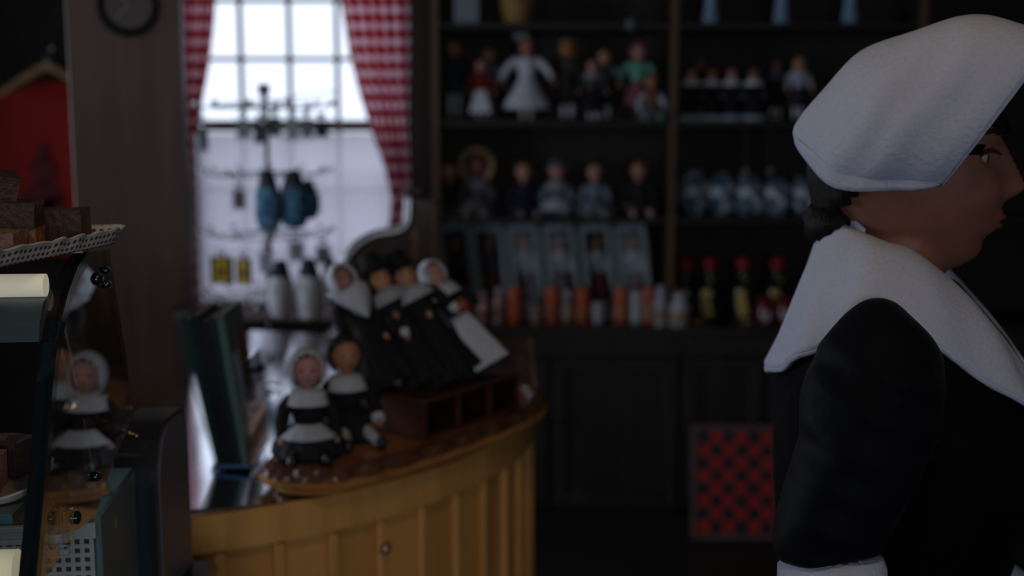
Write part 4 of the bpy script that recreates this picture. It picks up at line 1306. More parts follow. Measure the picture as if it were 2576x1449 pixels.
def pouch(px, py0, py1, w, dy, label, body, grp):
    top = atY(px, py0 - 8, RY + dy)
    s = RY / FPX
    H = (py1 - py0) * s
    r = w * s / 2
    zt_ = -8 * s
    t = thing('hanging_pouch', label, 'pouch', tuple(top), (0, 0, random.uniform(-.3, .3)), grp)
    MB().tube([(0, 0, 0), (0, 0, zt_ - .003)], .0015, 6).build('loop', CHROME, t)
    MB().lathe([(r * .80, zt_ - H * .30), (r * .76, zt_ - H * .26), (r * .46, zt_ - .002), (r * .38, zt_)], seg=20, ell=.6).build('neck', M((.012, .014, .022), .6, .1, key='black_neck'), t)
    MB().lathe([(r * .45, zt_ - H), (r * .78, zt_ - H * .96), (r * 1.0, zt_ - H * .78), (r * 1.02, zt_ - H * .55), (r * .92, zt_ - H * .38), (r * .80, zt_ - H * .28)], seg=28, ell=.62, fn=lambda q, i: 1 + .03 * math.cos(8 * q)).build('body', body, t)


BLUEP = two_tone((.018, .10, .19), (.11, .25, .36), 30, .42, .6, .7, 'blue_print')
GREYP = two_tone((.50, .50, .56), (.75, .75, .80), 26, .4, .6, .8, 'grey_white_print')
pouch(672, 428, 572, 66, -.17, 'light blue pouch with black neck, left of the pair', BLUEP, 'blue pouches on the second hoop')
pouch(737, 428, 566, 72, -.16, 'mottled dark blue pouch with black neck, right of the pair', two_tone((.010, .045, .10), (.06, .20, .31), 45, .42, .58, .7, 'navy_print'), 'blue pouches on the second hoop')
pouch(775, 452, 548, 46, -.10, 'small blue pouch half behind the dark blue one', BLUEP, 'blue pouches on the second hoop')
pouch(705, 655, 795, 62, -.17, 'grey-white pouch with black neck on the lower hoop, left one', GREYP, 'white pouches on the lower hoop')
pouch(776, 650, 800, 66, -.16, 'grey-white pouch with black neck on the lower hoop, right one', GREYP, 'white pouches on the lower hoop')
pouch(828, 645, 770, 44, -.10, 'grey-white pouch close to the scrolled panel', GREYP, 'white pouches on the lower hoop')
# crystal drops along the bottom of the rack, enlarged to sparkle
for i, (px, py) in enumerate(((735, 888), (748, 896), (757, 870), (728, 903), (765, 882), (648, 770), (835, 835), (848, 820))):
    p = atY(px, py, RY - .16)
    t = thing('crystal_drop', ('cut crystal drop low on the rack, brightest of the cluster', 'cut crystal drop low on the rack, just right of the brightest', 'cut crystal drop at the top of the low cluster', 'cut crystal drop at the left of the low cluster', 'cut crystal drop at the right of the low cluster', 'lone crystal drop near the booklets', 'crystal drop left of the white-hooded doll', 'crystal drop close above the white-hooded doll')[i], 'crystal', tuple(p), group='crystal drops on the rack')
    MB().lathe([(.001, -.020), (.012, -.008), (.013, .0), (.006, .008), (.0015, .009)], seg=9).build('cut_drop', CRYSTAL, t, angle=10)
    MB().tube([(0, 0, .008), (0, .0, .04), (0, .03, .055)], .0008, 5).build('thread', WIRE, t)
# ------------------------------------------------------------------ near service counter and glass display case
sv = thing('service_counter', 'dark near counter that carries the glass fudge case', 'counter', (-.85, 1.08, 0))
MB().box((0, 0, .45), (.92, .72, .86)).build('carcass', DARKWOOD, sv)
MB().box((0, 0, .8925), (.98, .78, .025), bev=.003).build('top', wood((.06, .04, .03), .4, 'service_top', axis='X'), sv)
SVZ = .905
AL = R(6)
EX = Vector((-.392, .955))                    # lower front corner of the end glass
ed = Vector((-math.sin(AL), math.cos(AL)))
exx = Vector((math.cos(AL), math.sin(AL)))


def onend(px, py):
    """distance along the end glass and height of a picture point"""
    d = ray(px, py)
    # t*(d.x, d.y) = EX + s*ed
    det = d.x * (-ed.y) + ed.x * d.y
    t = (EX.x * (-ed.y) + ed.x * EX.y) / det
    s = (t * d.y - EX.y) / ed.y
    return (s, CAM_H + t * d.z)


front = [onend(*q) for q in ((215, 634), (190, 672), (168, 730), (150, 800), (139, 860), (128, 960), (118, 1080), (108, 1200), (98, 1310), (86, 1440), (80, 1500))]
back = [onend(*q) for q in ((275, 628), (296, 760), (318, 900), (336, 1050), (290, 1150), (262, 1230), (240, 1300), (200, 1330), (150, 1345))]
case = thing('display_case', 'curved glass display case with fudge on show', 'display case', (EX.x, EX.y, SVZ), (0, 0, AL))
# case axes: x along exx (to the right), y along ed, z up
Lz = SVZ


def pz(q):
    return (q[0], q[1] - Lz)


PANEL = glass((.90, .93, .94), 1.6, .0, 'end_glass')
yz = [pz(q) for q in front] + [pz((.02, 1.06)), ] + [pz(q) for q in reversed(back)]
fr = [pz(q) for q in front]
bk_ = [pz(q) for q in back]
# end panel: a sheet in the y-z plane at x = 0
loop_ = fr + bk_[::-1]


def yzprism(mb, poly, xa, xb):
    n = len(poly)
    vs_ = [(xa, y, z) for y, z in poly] + [(xb, y, z) for y, z in poly]
    fs_ = [tuple(range(n)), tuple(range(n, 2 * n))[::-1]] + [(i, n + i, n + (i + 1) % n, (i + 1) % n) for i in range(n)]
    return mb.add(vs_, fs_)


bot = [(fr[-1][0], fr[-1][1]), (.045, fr[-1][1])]
endp = fr + [(.05, fr[-1][1])] + bk_[::-1]
yzprism(MB(), endp, -.004, 0).build('end_glass', PANEL, case, smooth=False)
EDGEB = M((.006, .014, .018), .12, .1, 20, coat=1.0, key='dark_glass_edge')
eg = MB()
for (ya, za), (yb, zb) in zip(fr, fr[1:]):
    d = Vector((yb - ya, zb - za)).normalized()
    nrm = Vector((-d.y, d.x))                 # towards the case
    if nrm.x < 0:
        nrm = -nrm
    nrm *= .013
    q = [(ya, za), (yb, zb), (yb + nrm.x, zb + nrm.y), (ya + nrm.x, za + nrm.y)]
    eg.add([(xx, yy, zz) for xx in (-.012, .002) for yy, zz in q], [(0, 1, 2, 3), (7, 6, 5, 4), (0, 4, 5, 1), (1, 5, 6, 2), (2, 6, 7, 3), (3, 7, 4, 0)])
eg.build('corner_edge', EDGEB, case, angle=50)
fg = MB()
n = len(fr)
fg.add([(-.012, y, z) for y, z in fr] + [(-.55, y, z) for y, z in fr], [(i, i + 1, n + i + 1, n + i) for i in range(n - 1)])
fg.build('front_glass', glass((.97, .985, .985), .8, 0, 'front_pane'), case)
ztp = fr[0][1]
MB().box((-.275, (fr[0][0] + bk_[0][0]) / 2 + .02, ztp + .002), (.55, .16, .004)).build('top_glass', glass((.85, .93, .92), 1.0, 0, 'top_pane'), case, smooth=False)
for (px, py), r in (((244, 702), .0068), ((264, 681), .0042), ((266, 716), .0042), ((240, 1199), .005)):
    s, z = onend(px, py)
    mt = Matrix.Translation((0, s, z - Lz)) @ Matrix.Rotation(R(90), 4, 'Y')
    MB().lathe([(r, -.006), (r, .001), (r * .8, .004), (r * .35, .006)], seg=20, m=mt).build('bolt', M((.012, .03, .045), .15, .1, metal=.4, coat=.8, key='dark_bolt'), case)
# cream lamps and housings along the inside of the front
ya, za = onend(150, 694)
s1, z1 = ya, za - Lz
lampm = emit((1.0, .93, .70), .24, 'lamp_cream')
MB().tube([(-.54, s1 + .014, z1 - .010), (-.016, s1 + .014, z1 - .010)], .0105, 16).build('lamp_tube', lampm, case)
TEAL = M((.09, .14, .16), .35, .12, 16, metal=.3, key='teal_metal')
hp = [(s1 + .002, z1 - .024), (s1 - .012, z1 - .040), (s1 - .018, z1 - .056), (s1 + .02, z1 - .058), (s1 + .03, z1 - .03), (s1 + .02, z1 - .020)]
yzprism(MB(), hp, -.54, -.016).build('lamp_housing', TEAL, case, angle=60)
MB().box((-.28, .20, .235), (.5, .004, .10)).build('back_slide', M((.03, .022, .018), .5, key='case_back'), case)
for z in (.193, .180, .168):
    MB().box((-.28, .196, z), (.5, .01, .006), bev=.001).build('slide_rail', M((.55, .58, .62), .3, .05, metal=.4, key='pale_rail'), case)
sS, zS = onend(96, 1290)
GSH = zS - Lz
MB().box((-.285, .075, GSH - .004), (.53, .16, .007)).build('glass_shelf', glass((.62, .82, .82), 1.2, 0, 'shelf_glass'), case, smooth=False)
MB().box((-.285, -.006, GSH - .004), (.53, .004, .0075)).build('shelf_edge', M((.05, .16, .17), .15, coat=.6, key='teal_edge'), case)
MB().tube([(-.06, .03, GSH - .009), (-.06, .03, .10)], .004, 10).build('shelf_post', M((.4, .45, .5), .2, metal=.9, key='steel_post'), case)
MB().tube([(-.54, .03, GSH - .062), (-.03, .03, GSH - .062)], .018, 16).build('lamp_tube', emit((1.0, .90, .62), .24, 'lamp_cream_low'), case)
# acrylic bracket low on the corner
sb, zb_ = onend(150, 1290)
bm_ = MB()
bm_.box((-.012, sb - .01, zb_ - Lz), (.022, .03, .022), bev=.002).box((.006, sb + .002, zb_ - Lz - .014), (.006, .022, .034), bev=.002)
bm_.build('bracket', ACRYLIC, case)
s, z = onend(163, 1303)
MB().lathe([(.0062, 0), (.0062, .003), (.003, .005)], seg=18, m=Matrix.Translation((.0091, s, z - Lz)) @ Matrix.Rotation(R(90), 4, 'Y')).build('bracket_bolt', M((.012, .02, .025), .15, coat=.8, key='dark_bolt2'), case)
# base housing with the pierced grille facing the camera
gy = .20
xg0, xg1 = xat(128, EX.y + gy, 1.05) - EX.x, xat(338, EX.y + gy, 1.05) - EX.x - .012
ztb = zat(1300, EX.y + gy) - Lz
MB().box((xg1 - .28, gy + .09, ztb / 2), (.56, .17, ztb), bev=.003).build('base_housing', M((.10, .20, .24), .45, .1, key='teal_housing'), case)
zg1, zg0 = zat(1345, EX.y + gy) - Lz, .004
gx0, gx1 = xat(60, EX.y + gy, 1.05) - EX.x, xat(290, EX.y + gy, 1.05) - EX.x
MB().box(((gx0 + gx1) / 2, gy + .0035, (zg0 + zg1) / 2), (gx1 - gx0, .002, zg1 - zg0)).build('grille_backing', M((.10, .045, .02), .6, .1, key='brown_backing'), case)
gr = MB()
cell = .0094
nx, nz_ = int((gx1 - gx0) / cell), int((zg1 - zg0) / cell)
for i in range(nx + 1):
    gr.box((gx1 - i * cell, gy - .001, (zg0 + zg1) / 2), (.0042, .006, zg1 - zg0))
for j in range(nz_ + 1):
    gr.box(((gx0 + gx1) / 2, gy - .0012, zg1 - j * cell), (gx1 - gx0, .0064, .0042))
gr.box(((gx0 + gx1) / 2, gy - .002, zg1 + .007), (gx1 - gx0 + .01, .008, .016))
gr.build('vent_grille', M((.36, .42, .42), .5, .05, key='grille_white'), case, smooth=False)
MB().box(((gx0 + gx1) / 2, gy - .001, zg1 + .026), (gx1 - gx0, .006, .020)).build('brown_strip', M((.12, .06, .03), .6, .15, key='brown_strip'), case)


# tray and fudge
def paper_dots(nt):
    tc = nt.nodes.new('ShaderNodeUVMap')
    v = nt.nodes.new('ShaderNodeTexVoronoi')
    v.inputs['Randomness'].default_value = 0.0
    v.inputs['Scale'].default_value = 1.0
    v.voronoi_dimensions = '2D'
    nt.links.new(tc.outputs[0], v.inputs['Vector'])
    r = nt.nodes.new('ShaderNodeValToRGB')
    r.color_ramp.elements[0].position, r.color_ramp.elements[1].position = .26, .32
    r.color_ramp.elements[0].color = (.22, .085, .05, 1)
    r.color_ramp.elements[1].color = (.82, .79, .78, 1)
    nt.links.new(v.outputs['Distance'], r.inputs[0])
    return r.outputs[0]


DOTS = cloth_through(paper_dots, .12, 'dotted_paper')
TRZ = SVZ + ztp + .0045


def tray(name, label, loop, z0, rise, flare, mat, mat_in):
    """paper tray: flat floor with a crinkled upturned rim"""
    cx = sum(p[0] for p in loop) / len(loop)
    cy = sum(p[1] for p in loop) / len(loop)
    t = thing(name, label, 'tray', (cx, cy, z0))
    lp = smooth_loop([(p[0] - cx, p[1] - cy) for p in loop], 160)
    n_ = len(lp)
    MB().prism([(p.x, p.y) for p in lp], 0, .0025).build('tray_floor', mat_in, t, smooth=False)
    vs_, fs_, uv = [], [], []
    d = 0
    for i in range(n_ + 1):
        p = lp[i % n_]
        tg = (lp[(i + 1) % n_] - lp[(i - 1) % n_]).normalized()
        nn = Vector((tg.y, -tg.x))
        if i:
            d += (lp[i % n_] - lp[i - 1]).length
        for j in range(6):
            f = j / 5
            cr = .0022 * f * math.sin(d * 190) * (.3 + .7 * (noise.noise((d * 14, 0, 3)) > 0)) + .002 * f * noise.noise((d * 40, 1, 1))
            vs_.append((p.x + nn.x * (flare * f + cr), p.y + nn.y * (flare * f + cr), rise * f ** 1.15 + cr * .8))
            uv.append((d / .0078, f * math.hypot(rise, flare) / .0062))
    for i in range(n_):
        for j in range(5):
            fs_.append((i * 6 + j, (i + 1) * 6 + j, (i + 1) * 6 + j + 1, i * 6 + j + 1))
    mb = MB().add(vs_, fs_)
    mb.uv = uv
    mb.build('crinkled_rim', mat, t, solid=.0012)
    MB().tube([vs_[i * 6 + 5] for i in range(n_)] + [vs_[5]], .0011, 6, cap=False).build('rim_edge', M((.60, .57, .55), .6, .1, key='paper_edge'), t)
    return t


FOIL = M((.32, .06, .02), .22, .3, 90, .8, metal=.7, key='copper_foil')
q0, q1, q2 = atZ(-150, 735, TRZ + .002), atZ(190, 668, TRZ + .002), atZ(300, 606, TRZ + .006)
tl = [(-.66, .93), (-.55, .915), (-.465, .912), (-.437, .93), (-.428, .98), (-.418, 1.04), (-.407, 1.10), (-.396, 1.17), (-.402, 1.198), (-.43, 1.205), (-.52, 1.205), (-.66, 1.20), (-.70, 1.15), (-.70, .98)]
tray('paper_tray', 'white dotted paper tray of fudge on top of the case', tl, TRZ, .0155, .008, DOTS, FOIL)


def chunk(c, d, rot, seed, parts, label, grp, lumps=.0016, n=9):
    """hand-cut block: parts = [(name, z0, z1, material)] as fractions of the height"""
    t = thing('fudge_block', label, 'fudge', c, rot, grp)
    for nm, f0, f1, mat in parts:
        mb = MB()
        dims = (d[0], d[1], d[2] * (f1 - f0))
        zo = d[2] * f0
        for axis in range(3):
            for sgn in (-1, 1):
                def fn(u, v, axis=axis, sgn=sgn):
                    p = [0, 0, 0]
                    p[axis] = sgn * .5
                    p[(axis + 1) % 3] = (u - .5) * sgn
                    p[(axis + 2) % 3] = v - .5
                    q = Vector((p[0] * dims[0], p[1] * dims[1], p[2] * dims[2]))
                    w = noise.noise_vector(q * 55 + Vector((seed, seed * 2, zo * 200))) * lumps + noise.noise_vector(q * 190 + Vector((seed, 0, 0))) * lumps * .45
                    q = q + w
                    return (q.x, q.y, max(q.z + zo + dims[2] / 2, .0002 if f0 == 0 else -1))
                mb.grid(fn, n, n)
        mb.build(nm, mat, t, angle=50)
    return t


CHOC = M((.065, .027, .018), .55, .35, 160, .7, key='dark_fudge')
MILK = M((.30, .16, .13), .6, .25, 150, .6, key='milk_fudge')
NUT = M((.38, .17, .08), .65, .45, 130, .9, key='nut_fudge')
zf = TRZ + .0027
FG = 'fudge pieces on the dotted tray'


def fz(px, py, z):
    p = atZ(px, py, z)
    return (p.x, p.y, z)


# the pieces lie to the left of the tray's right edge
chunk((-.466, 1.030, zf), (.078, .046, .024), (0, 0, R(6)), 1.0, [('milk_layer', 0, 1, MILK)], 'long light brown fudge block at the front of the pile', FG)
chunk((-.440, 1.148, zf), (.056, .046, .034), (0, 0, R(8)), 2.0, [('dark_layer', 0, 1, CHOC)], 'dark fudge block at the right end of the pile', FG)
chunk((-.508, 1.150, zf), (.055, .05, .030), (0, 0, R(-6)), 6.0, [('dark_layer', 0, 1, CHOC)], 'dark fudge block at the back of the bottom row', FG)
chunk((-.470, 1.088, zf), (.072, .052, .046), (0, 0, R(12)), 3.0, [('nut_layer', 0, .48, NUT), ('dark_layer', .48, 1, CHOC)], 'two-layer nut fudge block in the middle of the pile', FG)
chunk((-.490, 1.098, zf + .049), (.058, .05, .026), (R(6), R(12), R(28)), 4.0, [('dark_layer', 0, 1, CHOC)], 'dark fudge slab tilted on top of the nut block', FG)
chunk((-.510, 1.09, zf + .080), (.04, .035, .022), (0, R(-8), R(60)), 5.0, [('milk_layer', 0, 1, MILK)], 'small fudge piece at the peak of the pile', FG)
# lower tray and fudge inside the case
LZ0 = SVZ + GSH + .0005
c0 = Vector((EX.x, EX.y))


def loc(x, y):
    p = c0 + exx * x + ed * y
    return (p.x, p.y)


tray('paper_tray', 'scalloped white paper tray inside the glass case', [loc(*q) for q in ((-.26, .02), (-.10, .012), (-.035, .02), (-.022, .06), (-.024, .11), (-.05, .135), (-.18, .14), (-.28, .13), (-.30, .07))], LZ0, .008, .006, M((.55, .50, .46), .7, .2, 120, key='scalloped_paper'), M((.32, .24, .22), .7, .2, 60, key='tray_paper'))
FI = 'fudge pieces inside the glass case'
for i, (x, y, zz, d, ro, lab, mt) in enumerate(((-.070, .050, 0, (.050, .044, .030), .2, 'milk fudge block at the front inside the case', MILK), (-.055, .105, 0, (.04, .035, .032), -.3, 'dark fudge block standing at the right inside the case', CHOC), (-.118, .075, 0, (.05, .05, .036), .1, 'dark fudge block at the left inside the case', CHOC),
                                               (-.085, .080, .038, (.055, .045, .032), .5, 'dark fudge block in the second layer inside the case', CHOC), (-.082, .075, .073, (.045, .04, .030), -.2, 'dark fudge block at the peak inside the case', CHOC))):
    p = loc(x, y)
    chunk((p[0], p[1], LZ0 + .0027 + zz), d, (0, 0, ro), 10 + i, [('fudge_body', 0, 1, mt)], lab, FI)

# long brush standing behind the end glass
b0, b1 = atY(168, 800, 1.30), atY(277, 1335, 1.22)
br = thing('pastry_brush', 'long wooden brush with copper collar leaning behind the glass', 'brush', tuple(b1))
dv = b0 - b1
Lb = dv.length
br.rotation_mode = 'QUATERNION'
br.rotation_quaternion = dv.to_track_quat('Z', 'Y')
HB = wood((.38, .26, .10), .4, 'brush_handle_wood')
MB().lathe([(.006, 0), (.0085, .004), (.0095, .03), (.006, .06), (.0045, .10), (.0045, Lb)], seg=14).build('handle', HB, br)
MB().lathe([(.0065, Lb * .52), (.013, Lb * .54), (.015, Lb * .57), (.011, Lb * .60), (.006, Lb * .61)], seg=20, fn=lambda q, i: 1 + .08 * math.cos(8 * q)).build('collar', M((.55, .28, .10), .22, .3, 80, .5, metal=1.0, key='copper'), br)
MB().tube([(.004, 0, Lb * .56), (-.03, .0, Lb * .46), (-.05, 0, Lb * .40)], [.003, .0025, .002], 8).build('wire_loop', M((.55, .28, .10), .22, .3, 80, .5, metal=1.0, key='copper'), br)

# black till terminal seen from the side
BLK = M((.022, .022, .027), .30, .1, 20, coat=.6, key='black_plastic')
tq = atY(405, 1235, 1.36)
tm = thing('till_terminal', 'black till terminal with rounded top beside the glass case', 'terminal', (-.436, 1.42, SVZ), (0, 0, R(-1)))
hT = zat(1034, 1.44) - SVZ
prof = []
for i in range(13):
    a_ = PI * .5 * i / 12
    prof.append((.055 - .055 * math.cos(a_) - .07, hT - .075 + .075 * math.sin(a_)))
prof = [(-.07, .02)] + prof + [(.035 + .03 * math.sin(PI * .5 * i / 8), hT - .03 + .03 * math.cos(PI * .5 * i / 8)) for i in range(9)] + [(.065, .02)]
yzprism(MB(), prof, -.030, .020).build('screen_body', BLK, tm, angle=30)
yzprism(MB(), [(y * .86, .03 + (z - .02) * .93) for y, z in prof], .0202, .0225).build('screen_glass', M((.13, .13, .165), .38, .08, 10, key='painted_sheen_grey'), tm, angle=30)  # lavender grey paints the light falling on this black side
MB().box((0, 0, .012), (.10, .16, .024), bev=.006).build('foot', BLK, tm)
MB().box((-.036, -.02, hT - .105), (.012, .07, .075), bev=.004).build('card_reader', BLK, tm)
MB().tube([(-.036, -.02, hT - .14), (-.040, -.03, hT - .19), (-.040, .0, .02)], .0035, 8).build('cable', BLACKMETAL, tm)

# warm ceiling lamp above the customers (out of the picture), the shop's own light
cl = thing('ceiling_lamp', 'warm round ceiling lamp above the shop floor', 'lamp', (.15, .55, 2.6))
MB().lathe([(.05, -.03), (.06, -.025), (.06, 0)], seg=24).build('rose', BLACKMETAL, cl)
MB().lathe([(.02, -.17), (.09, -.15), (.12, -.10), (.10, -.05), (.05, -.03)], seg=28).build('shade', emit((1.0, .72, .42), 1.2, 'lamp_opal'), cl)
ld = bpy.data.lights.new('ceiling_lamp_light', 'POINT')
ld.energy, ld.color, ld.shadow_soft_size = 5.5, (1.0, .76, .44), .10
lo = bpy.data.objects.new('ceiling_lamp_light', ld)
COL.objects.link(lo)
lo.parent = cl
lo.location = (0, 0, -.32)
# ------------------------------------------------------------------ the woman in the white cap
# local axes: x forward (the way she looks), y to her left, z up
PR = thing('person', 'woman in white cap, white kerchief and black dress, seen in profile', 'person', (.42, 1.27, 0), (0, 0, R(-18)))
HC = Vector((-.002, 0, 1.453))                 # head centre
TILT = Matrix.Rotation(R(-3), 4, 'Y')          # head bent a little forward
HM = Matrix.Translation(HC) @ TILT
SKINP = M((.23, .095, .060), .5, .10, 50, .05, key='skin')


def face(d):
    x, y, z = .098 * d.x, .074 * d.y, .117 * d.z
    if d.z < 0:
        k = -d.z
        y *= 1 - .30 * k ** 1.6
        if d.x > 0:
            x += .010 * k
        else:
            x *= 1 - .45 * k ** 1.5
    if d.x > 0:
        g = lambda cy, cz, sy, sz: math.exp(-((y - cy) / sy) ** 2 - ((z - cz) / sz) ** 2)
        x -= .004 * g(0, .02, .09, .05)
        nz_ = 0.0
        if -.042 < z < .020:
            nz_ = .004 + .020 * (.020 - z) / .052
            if z < -.030:
                nz_ *= max(0.0, (z + .042) / .012)
        x += nz_ * math.exp(-(y / (.007 + .10 * max(0, .02 - z) * .9)) ** 2)
        for s_ in (-1, 1):
            x -= .010 * g(s_ * .031, .006, .013, .011)
            x += .005 * g(s_ * .040, -.030, .02, .018)
            x += .005 * g(s_ * .028, .024, .022, .007)
        x += .007 * g(0, -.056, .018, .0050) + .007 * g(0, -.068, .016, .0055) - .004 * g(0, -.080, .02, .006)
        x += .008 * g(0, -.100, .02, .014)
    return Vector((x, y, z))


def head_pts(mb, seg=72, rings=64):
    vs_, fs_ = [], []
    for i in range(rings + 1):
        th = PI * i / rings
        for k in range(seg):
            q = 2 * PI * k / seg
            vs_.append(HM @ face(Vector((math.sin(th) * math.cos(q), math.sin(th) * math.sin(q), math.cos(th)))))
    for i in range(rings):
        for k in range(seg):
            k2 = (k + 1) % seg
            f = (i * seg + k, (i + 1) * seg + k, (i + 1) * seg + k2, i * seg + k2)
            fs_.append(f[:3] if i == 0 else (f[0], f[1], f[3]) if i == rings - 1 else f)
    mb.add(vs_, fs_)


bd = MB()
head_pts(bd)
for s_ in (-1, 1):                            # ears
    bd.ball((0, 0, 0), (.016, .005, .026), 14, 10, m=HM @ Matrix.Translation((-.012, s_ * .070, .0)) @ Matrix.Rotation(R(15) * s_, 4, 'Z'))
bd.tube([(-.030, 0, 1.26), (-.018, 0, 1.32), (0, 0, 1.38), (.012, 0, 1.43)], [.062, .053, .051, .056], 20)
# torso and legs
bd.tube([(0, 0, .80), (.0, 0, .92), (.0, 0, 1.02), (.008, 0, 1.14), (-.005, 0, 1.23), (-.015, 0, 1.285), (-.02, 0, 1.31)], [.095, .088, .082, .088, .085, .07, .05], 24, flat=1.4)
for s_ in (-1, 1):
    bd.tube([(-.015, s_ * .06, 1.265), (-.02, s_ * .12, 1.262), (-.028, s_ * .165, 1.245)], [.045, .042, .040], 14)
    bd.tube([(0, s_ * .075, .86), (.01, s_ * .08, .48), (.0, s_ * .08, .26), (-.01, s_ * .08, .07)], [.088, .055, .050, .036], 16)
    bd.tube([(-.03, s_ * .08, .045), (.05, s_ * .085, .035), (.14, s_ * .095, .03)], [.036, .040, .030], 12)
# arms: the near (right) elbow is drawn back, both forearms go forward and down
arms = {-1: [(-.022, -.160, 1.250), (-.032, -.182, 1.185), (-.060, -.192, 1.112), (-.050, -.202, 1.03), (.05, -.19, .92)],
        1: [(-.025, .168, 1.250), (-.02, .205, 1.12), (-.03, .225, 1.01), (.08, .215, .95), (.18, .17, .90)]}
for s_, a_ in arms.items():
    bd.tube(a_, [.046, .042, .037, .032, .024], 14)
    w = Vector(a_[-1])
    d = (w - Vector(a_[-2])).normalized()
    side = Vector((0, 1, 0)).cross(d).normalized()
    acr = d.cross(side).normalized()
    palm = w + d * .045
    bd.ball(tuple(palm), (.042, .036, .020), 12, 8)
    for f in range(4):
        o = acr * ((f - 1.5) * .017)
        L = (.062, .075, .070, .054)[f]
        b_ = palm + d * .032 + o
        bd.tube([palm + o * .8, b_, b_ + d * L * .45 - side * .006, b_ + d * L * .75 - side * .020, b_ + d * L * .85 - side * .034], [.010, .0095, .0088, .008, .0065], 8)
    o = acr * (.030 * (-s_))
    bd.tube([palm - d * .015 + o * .5, palm + o * 1.3 + d * .008 - side * .01, palm + o * 1.6 + d * .032 - side * .018, palm + o * 1.5 + d * .052 - side * .024], [.012, .011, .0095, .008], 8)
me = bd.mesh('body_source')
src = bpy.data.objects.new('body_source', me)
COL.objects.link(src)
md = src.modifiers.new('r', 'REMESH')
md.mode = 'VOXEL'
md.voxel_size = .0035
sm = src.modifiers.new('s', 'SMOOTH')
sm.factor, sm.iterations = .5, 3
dg = bpy.context.evaluated_depsgraph_get()
bme = bpy.data.meshes.new_from_object(src.evaluated_get(dg))
bpy.data.objects.remove(src)
bme.name = 'body'
bme.materials.clear()
bme.materials.append(SKINP)
bme.polygons.foreach_set('use_smooth', [True] * len(bme.polygons))
body = bpy.data.objects.new('body', bme)
COL.objects.link(body)
body.parent = PR
# face details


def sx_(y, z):
    """how far forward the face reaches at (y, z)"""
    best, bx_ = 9, .09
    for i in range(60):
        dz = z / .117
        dy = y / .074 * (.7 + .012 * i)
        q = 1 - dz * dz - dy * dy
        if q <= 0:
            continue
        p = face(Vector((math.sqrt(q), dy, dz)))
        e = abs(p.y - y)
        if e < best:
            best, bx_ = e, p.x
    return bx_


for s_ in (-1, 1):
    ex = sx_(.032, .006)
    e = MB(HM).ball((ex - .0075, s_ * .031, .006), (.0118, .0140, .0095), 16, 12).build('eye', M((.40, .37, .36), .2, .03, key='eye_white'), body)
    MB(HM).ball((ex + .0028, s_ * .0315, .005), (.0020, .0058, .0058), 12, 8).build('iris', M((.03, .016, .010), .15, key='dark_iris'), e)
    MB(HM).tube([(sx_(.031 + u * .017, .0125) + .001, s_ * (.031 + u * .017), .0128 - .005 * u * u) for u in (-1, -.6, -.2, .2, .6, 1)], [.0012, .0022, .0028, .0028, .0024, .0012], 8).build('eyelid', M((.05, .022, .016), .5, key='lash'), e)
    MB(HM).tube([(sx_(.031 + u * .020, .0285) + .0005, s_ * (.031 + u * .020), .0285 + .004 * (1 - u * u)) for u in (-1, -.5, 0, .5, 1)], [.0014, .0024, .0027, .0024, .0010], 8).build('eyebrow', M((.016, .010, .008), .7, key='brow'), body)
LIP = M((.20, .055, .045), .45, .1, 60, key='lips')
MB(HM).tube([(sx_(abs(u) * .022, -.057) - .0012, u * .022, -.0575 - .002 * u * u) for u in (-1, -.6, -.25, 0, .25, .6, 1)], [.0008, .0024, .0032, .0028, .0032, .0024, .0008], 10).build('upper_lip', LIP, body)
MB(HM).tube([(sx_(abs(u) * .020, -.067) - .0014, u * .020, -.0665 + .003 * u * u) for u in (-1, -.6, 0, .6, 1)], [.0008, .0028, .0036, .0028, .0008], 10).build('lower_lip', LIP, body)
# hair: fringe over the forehead, sides and a low knot at the nape
HAIR = M((.010, .007, .006), .55, .35, 30, .5, key='dark_hair', stretch=(8, 8, 1), spec=.15)


def hair_keep(d):
    if d.z > .20 and d.x > 0:
        return d.z > .23 + .10 * abs(d.y)
    if d.x > -.15:
        return d.z > .06 and abs(d.y) > .70
    return d.z > -.50 + .62 * max(0.0, min(1.0, (d.x + .85) / .70))


hr_ = MB(HM)
vs_, fs_ = [], []
seg, rings = 60, 40
ds = []
for i in range(rings + 1):
    th = PI * i / rings
    for k in range(seg):
        q = 2 * PI * k / seg
        d = Vector((math.sin(th) * math.cos(q), math.sin(th) * math.sin(q), math.cos(th)))
        ds.append(d)
        p = Vector((.098 * d.x, .074 * d.y, .117 * d.z)) if d.x < .3 or d.z > .1 else face(d)
        k_ = 1.045 + .010 * math.sin(q * 26 + d.z * 6) + (.03 if d.x > .4 and .2 < d.z < .8 else 0)
        vs_.append(p * k_)
for i in range(rings):
    for k in range(seg):
        k2 = (k + 1) % seg
        f = (i * seg + k, (i + 1) * seg + k, (i + 1) * seg + k2, i * seg + k2)
        if hair_keep(sum((ds[j] for j in f), Vector()).normalized()):
            fs_.append(f[:3] if i == 0 else f)
hr_.add(vs_, fs_)
hr_.build('hair', HAIR, PR, solid=.008)
MB(HM).ball((-.074, 0, -.058), (.034, .046, .030), 24, 16, shape=lambda d: 1 + .05 * math.sin(d.x * 14 + d.z * 9)).build('hair_knot', HAIR, PR)

# white cap
CAPT = Matrix.Rotation(R(9), 4, 'Y')
LINEN = M((.47, .50, .62), .9, .05, 220, .35, key='white_linen')
cb_, ce = Vector((.066, 0, .058)), Vector((.42, 0, .91)).normalized()


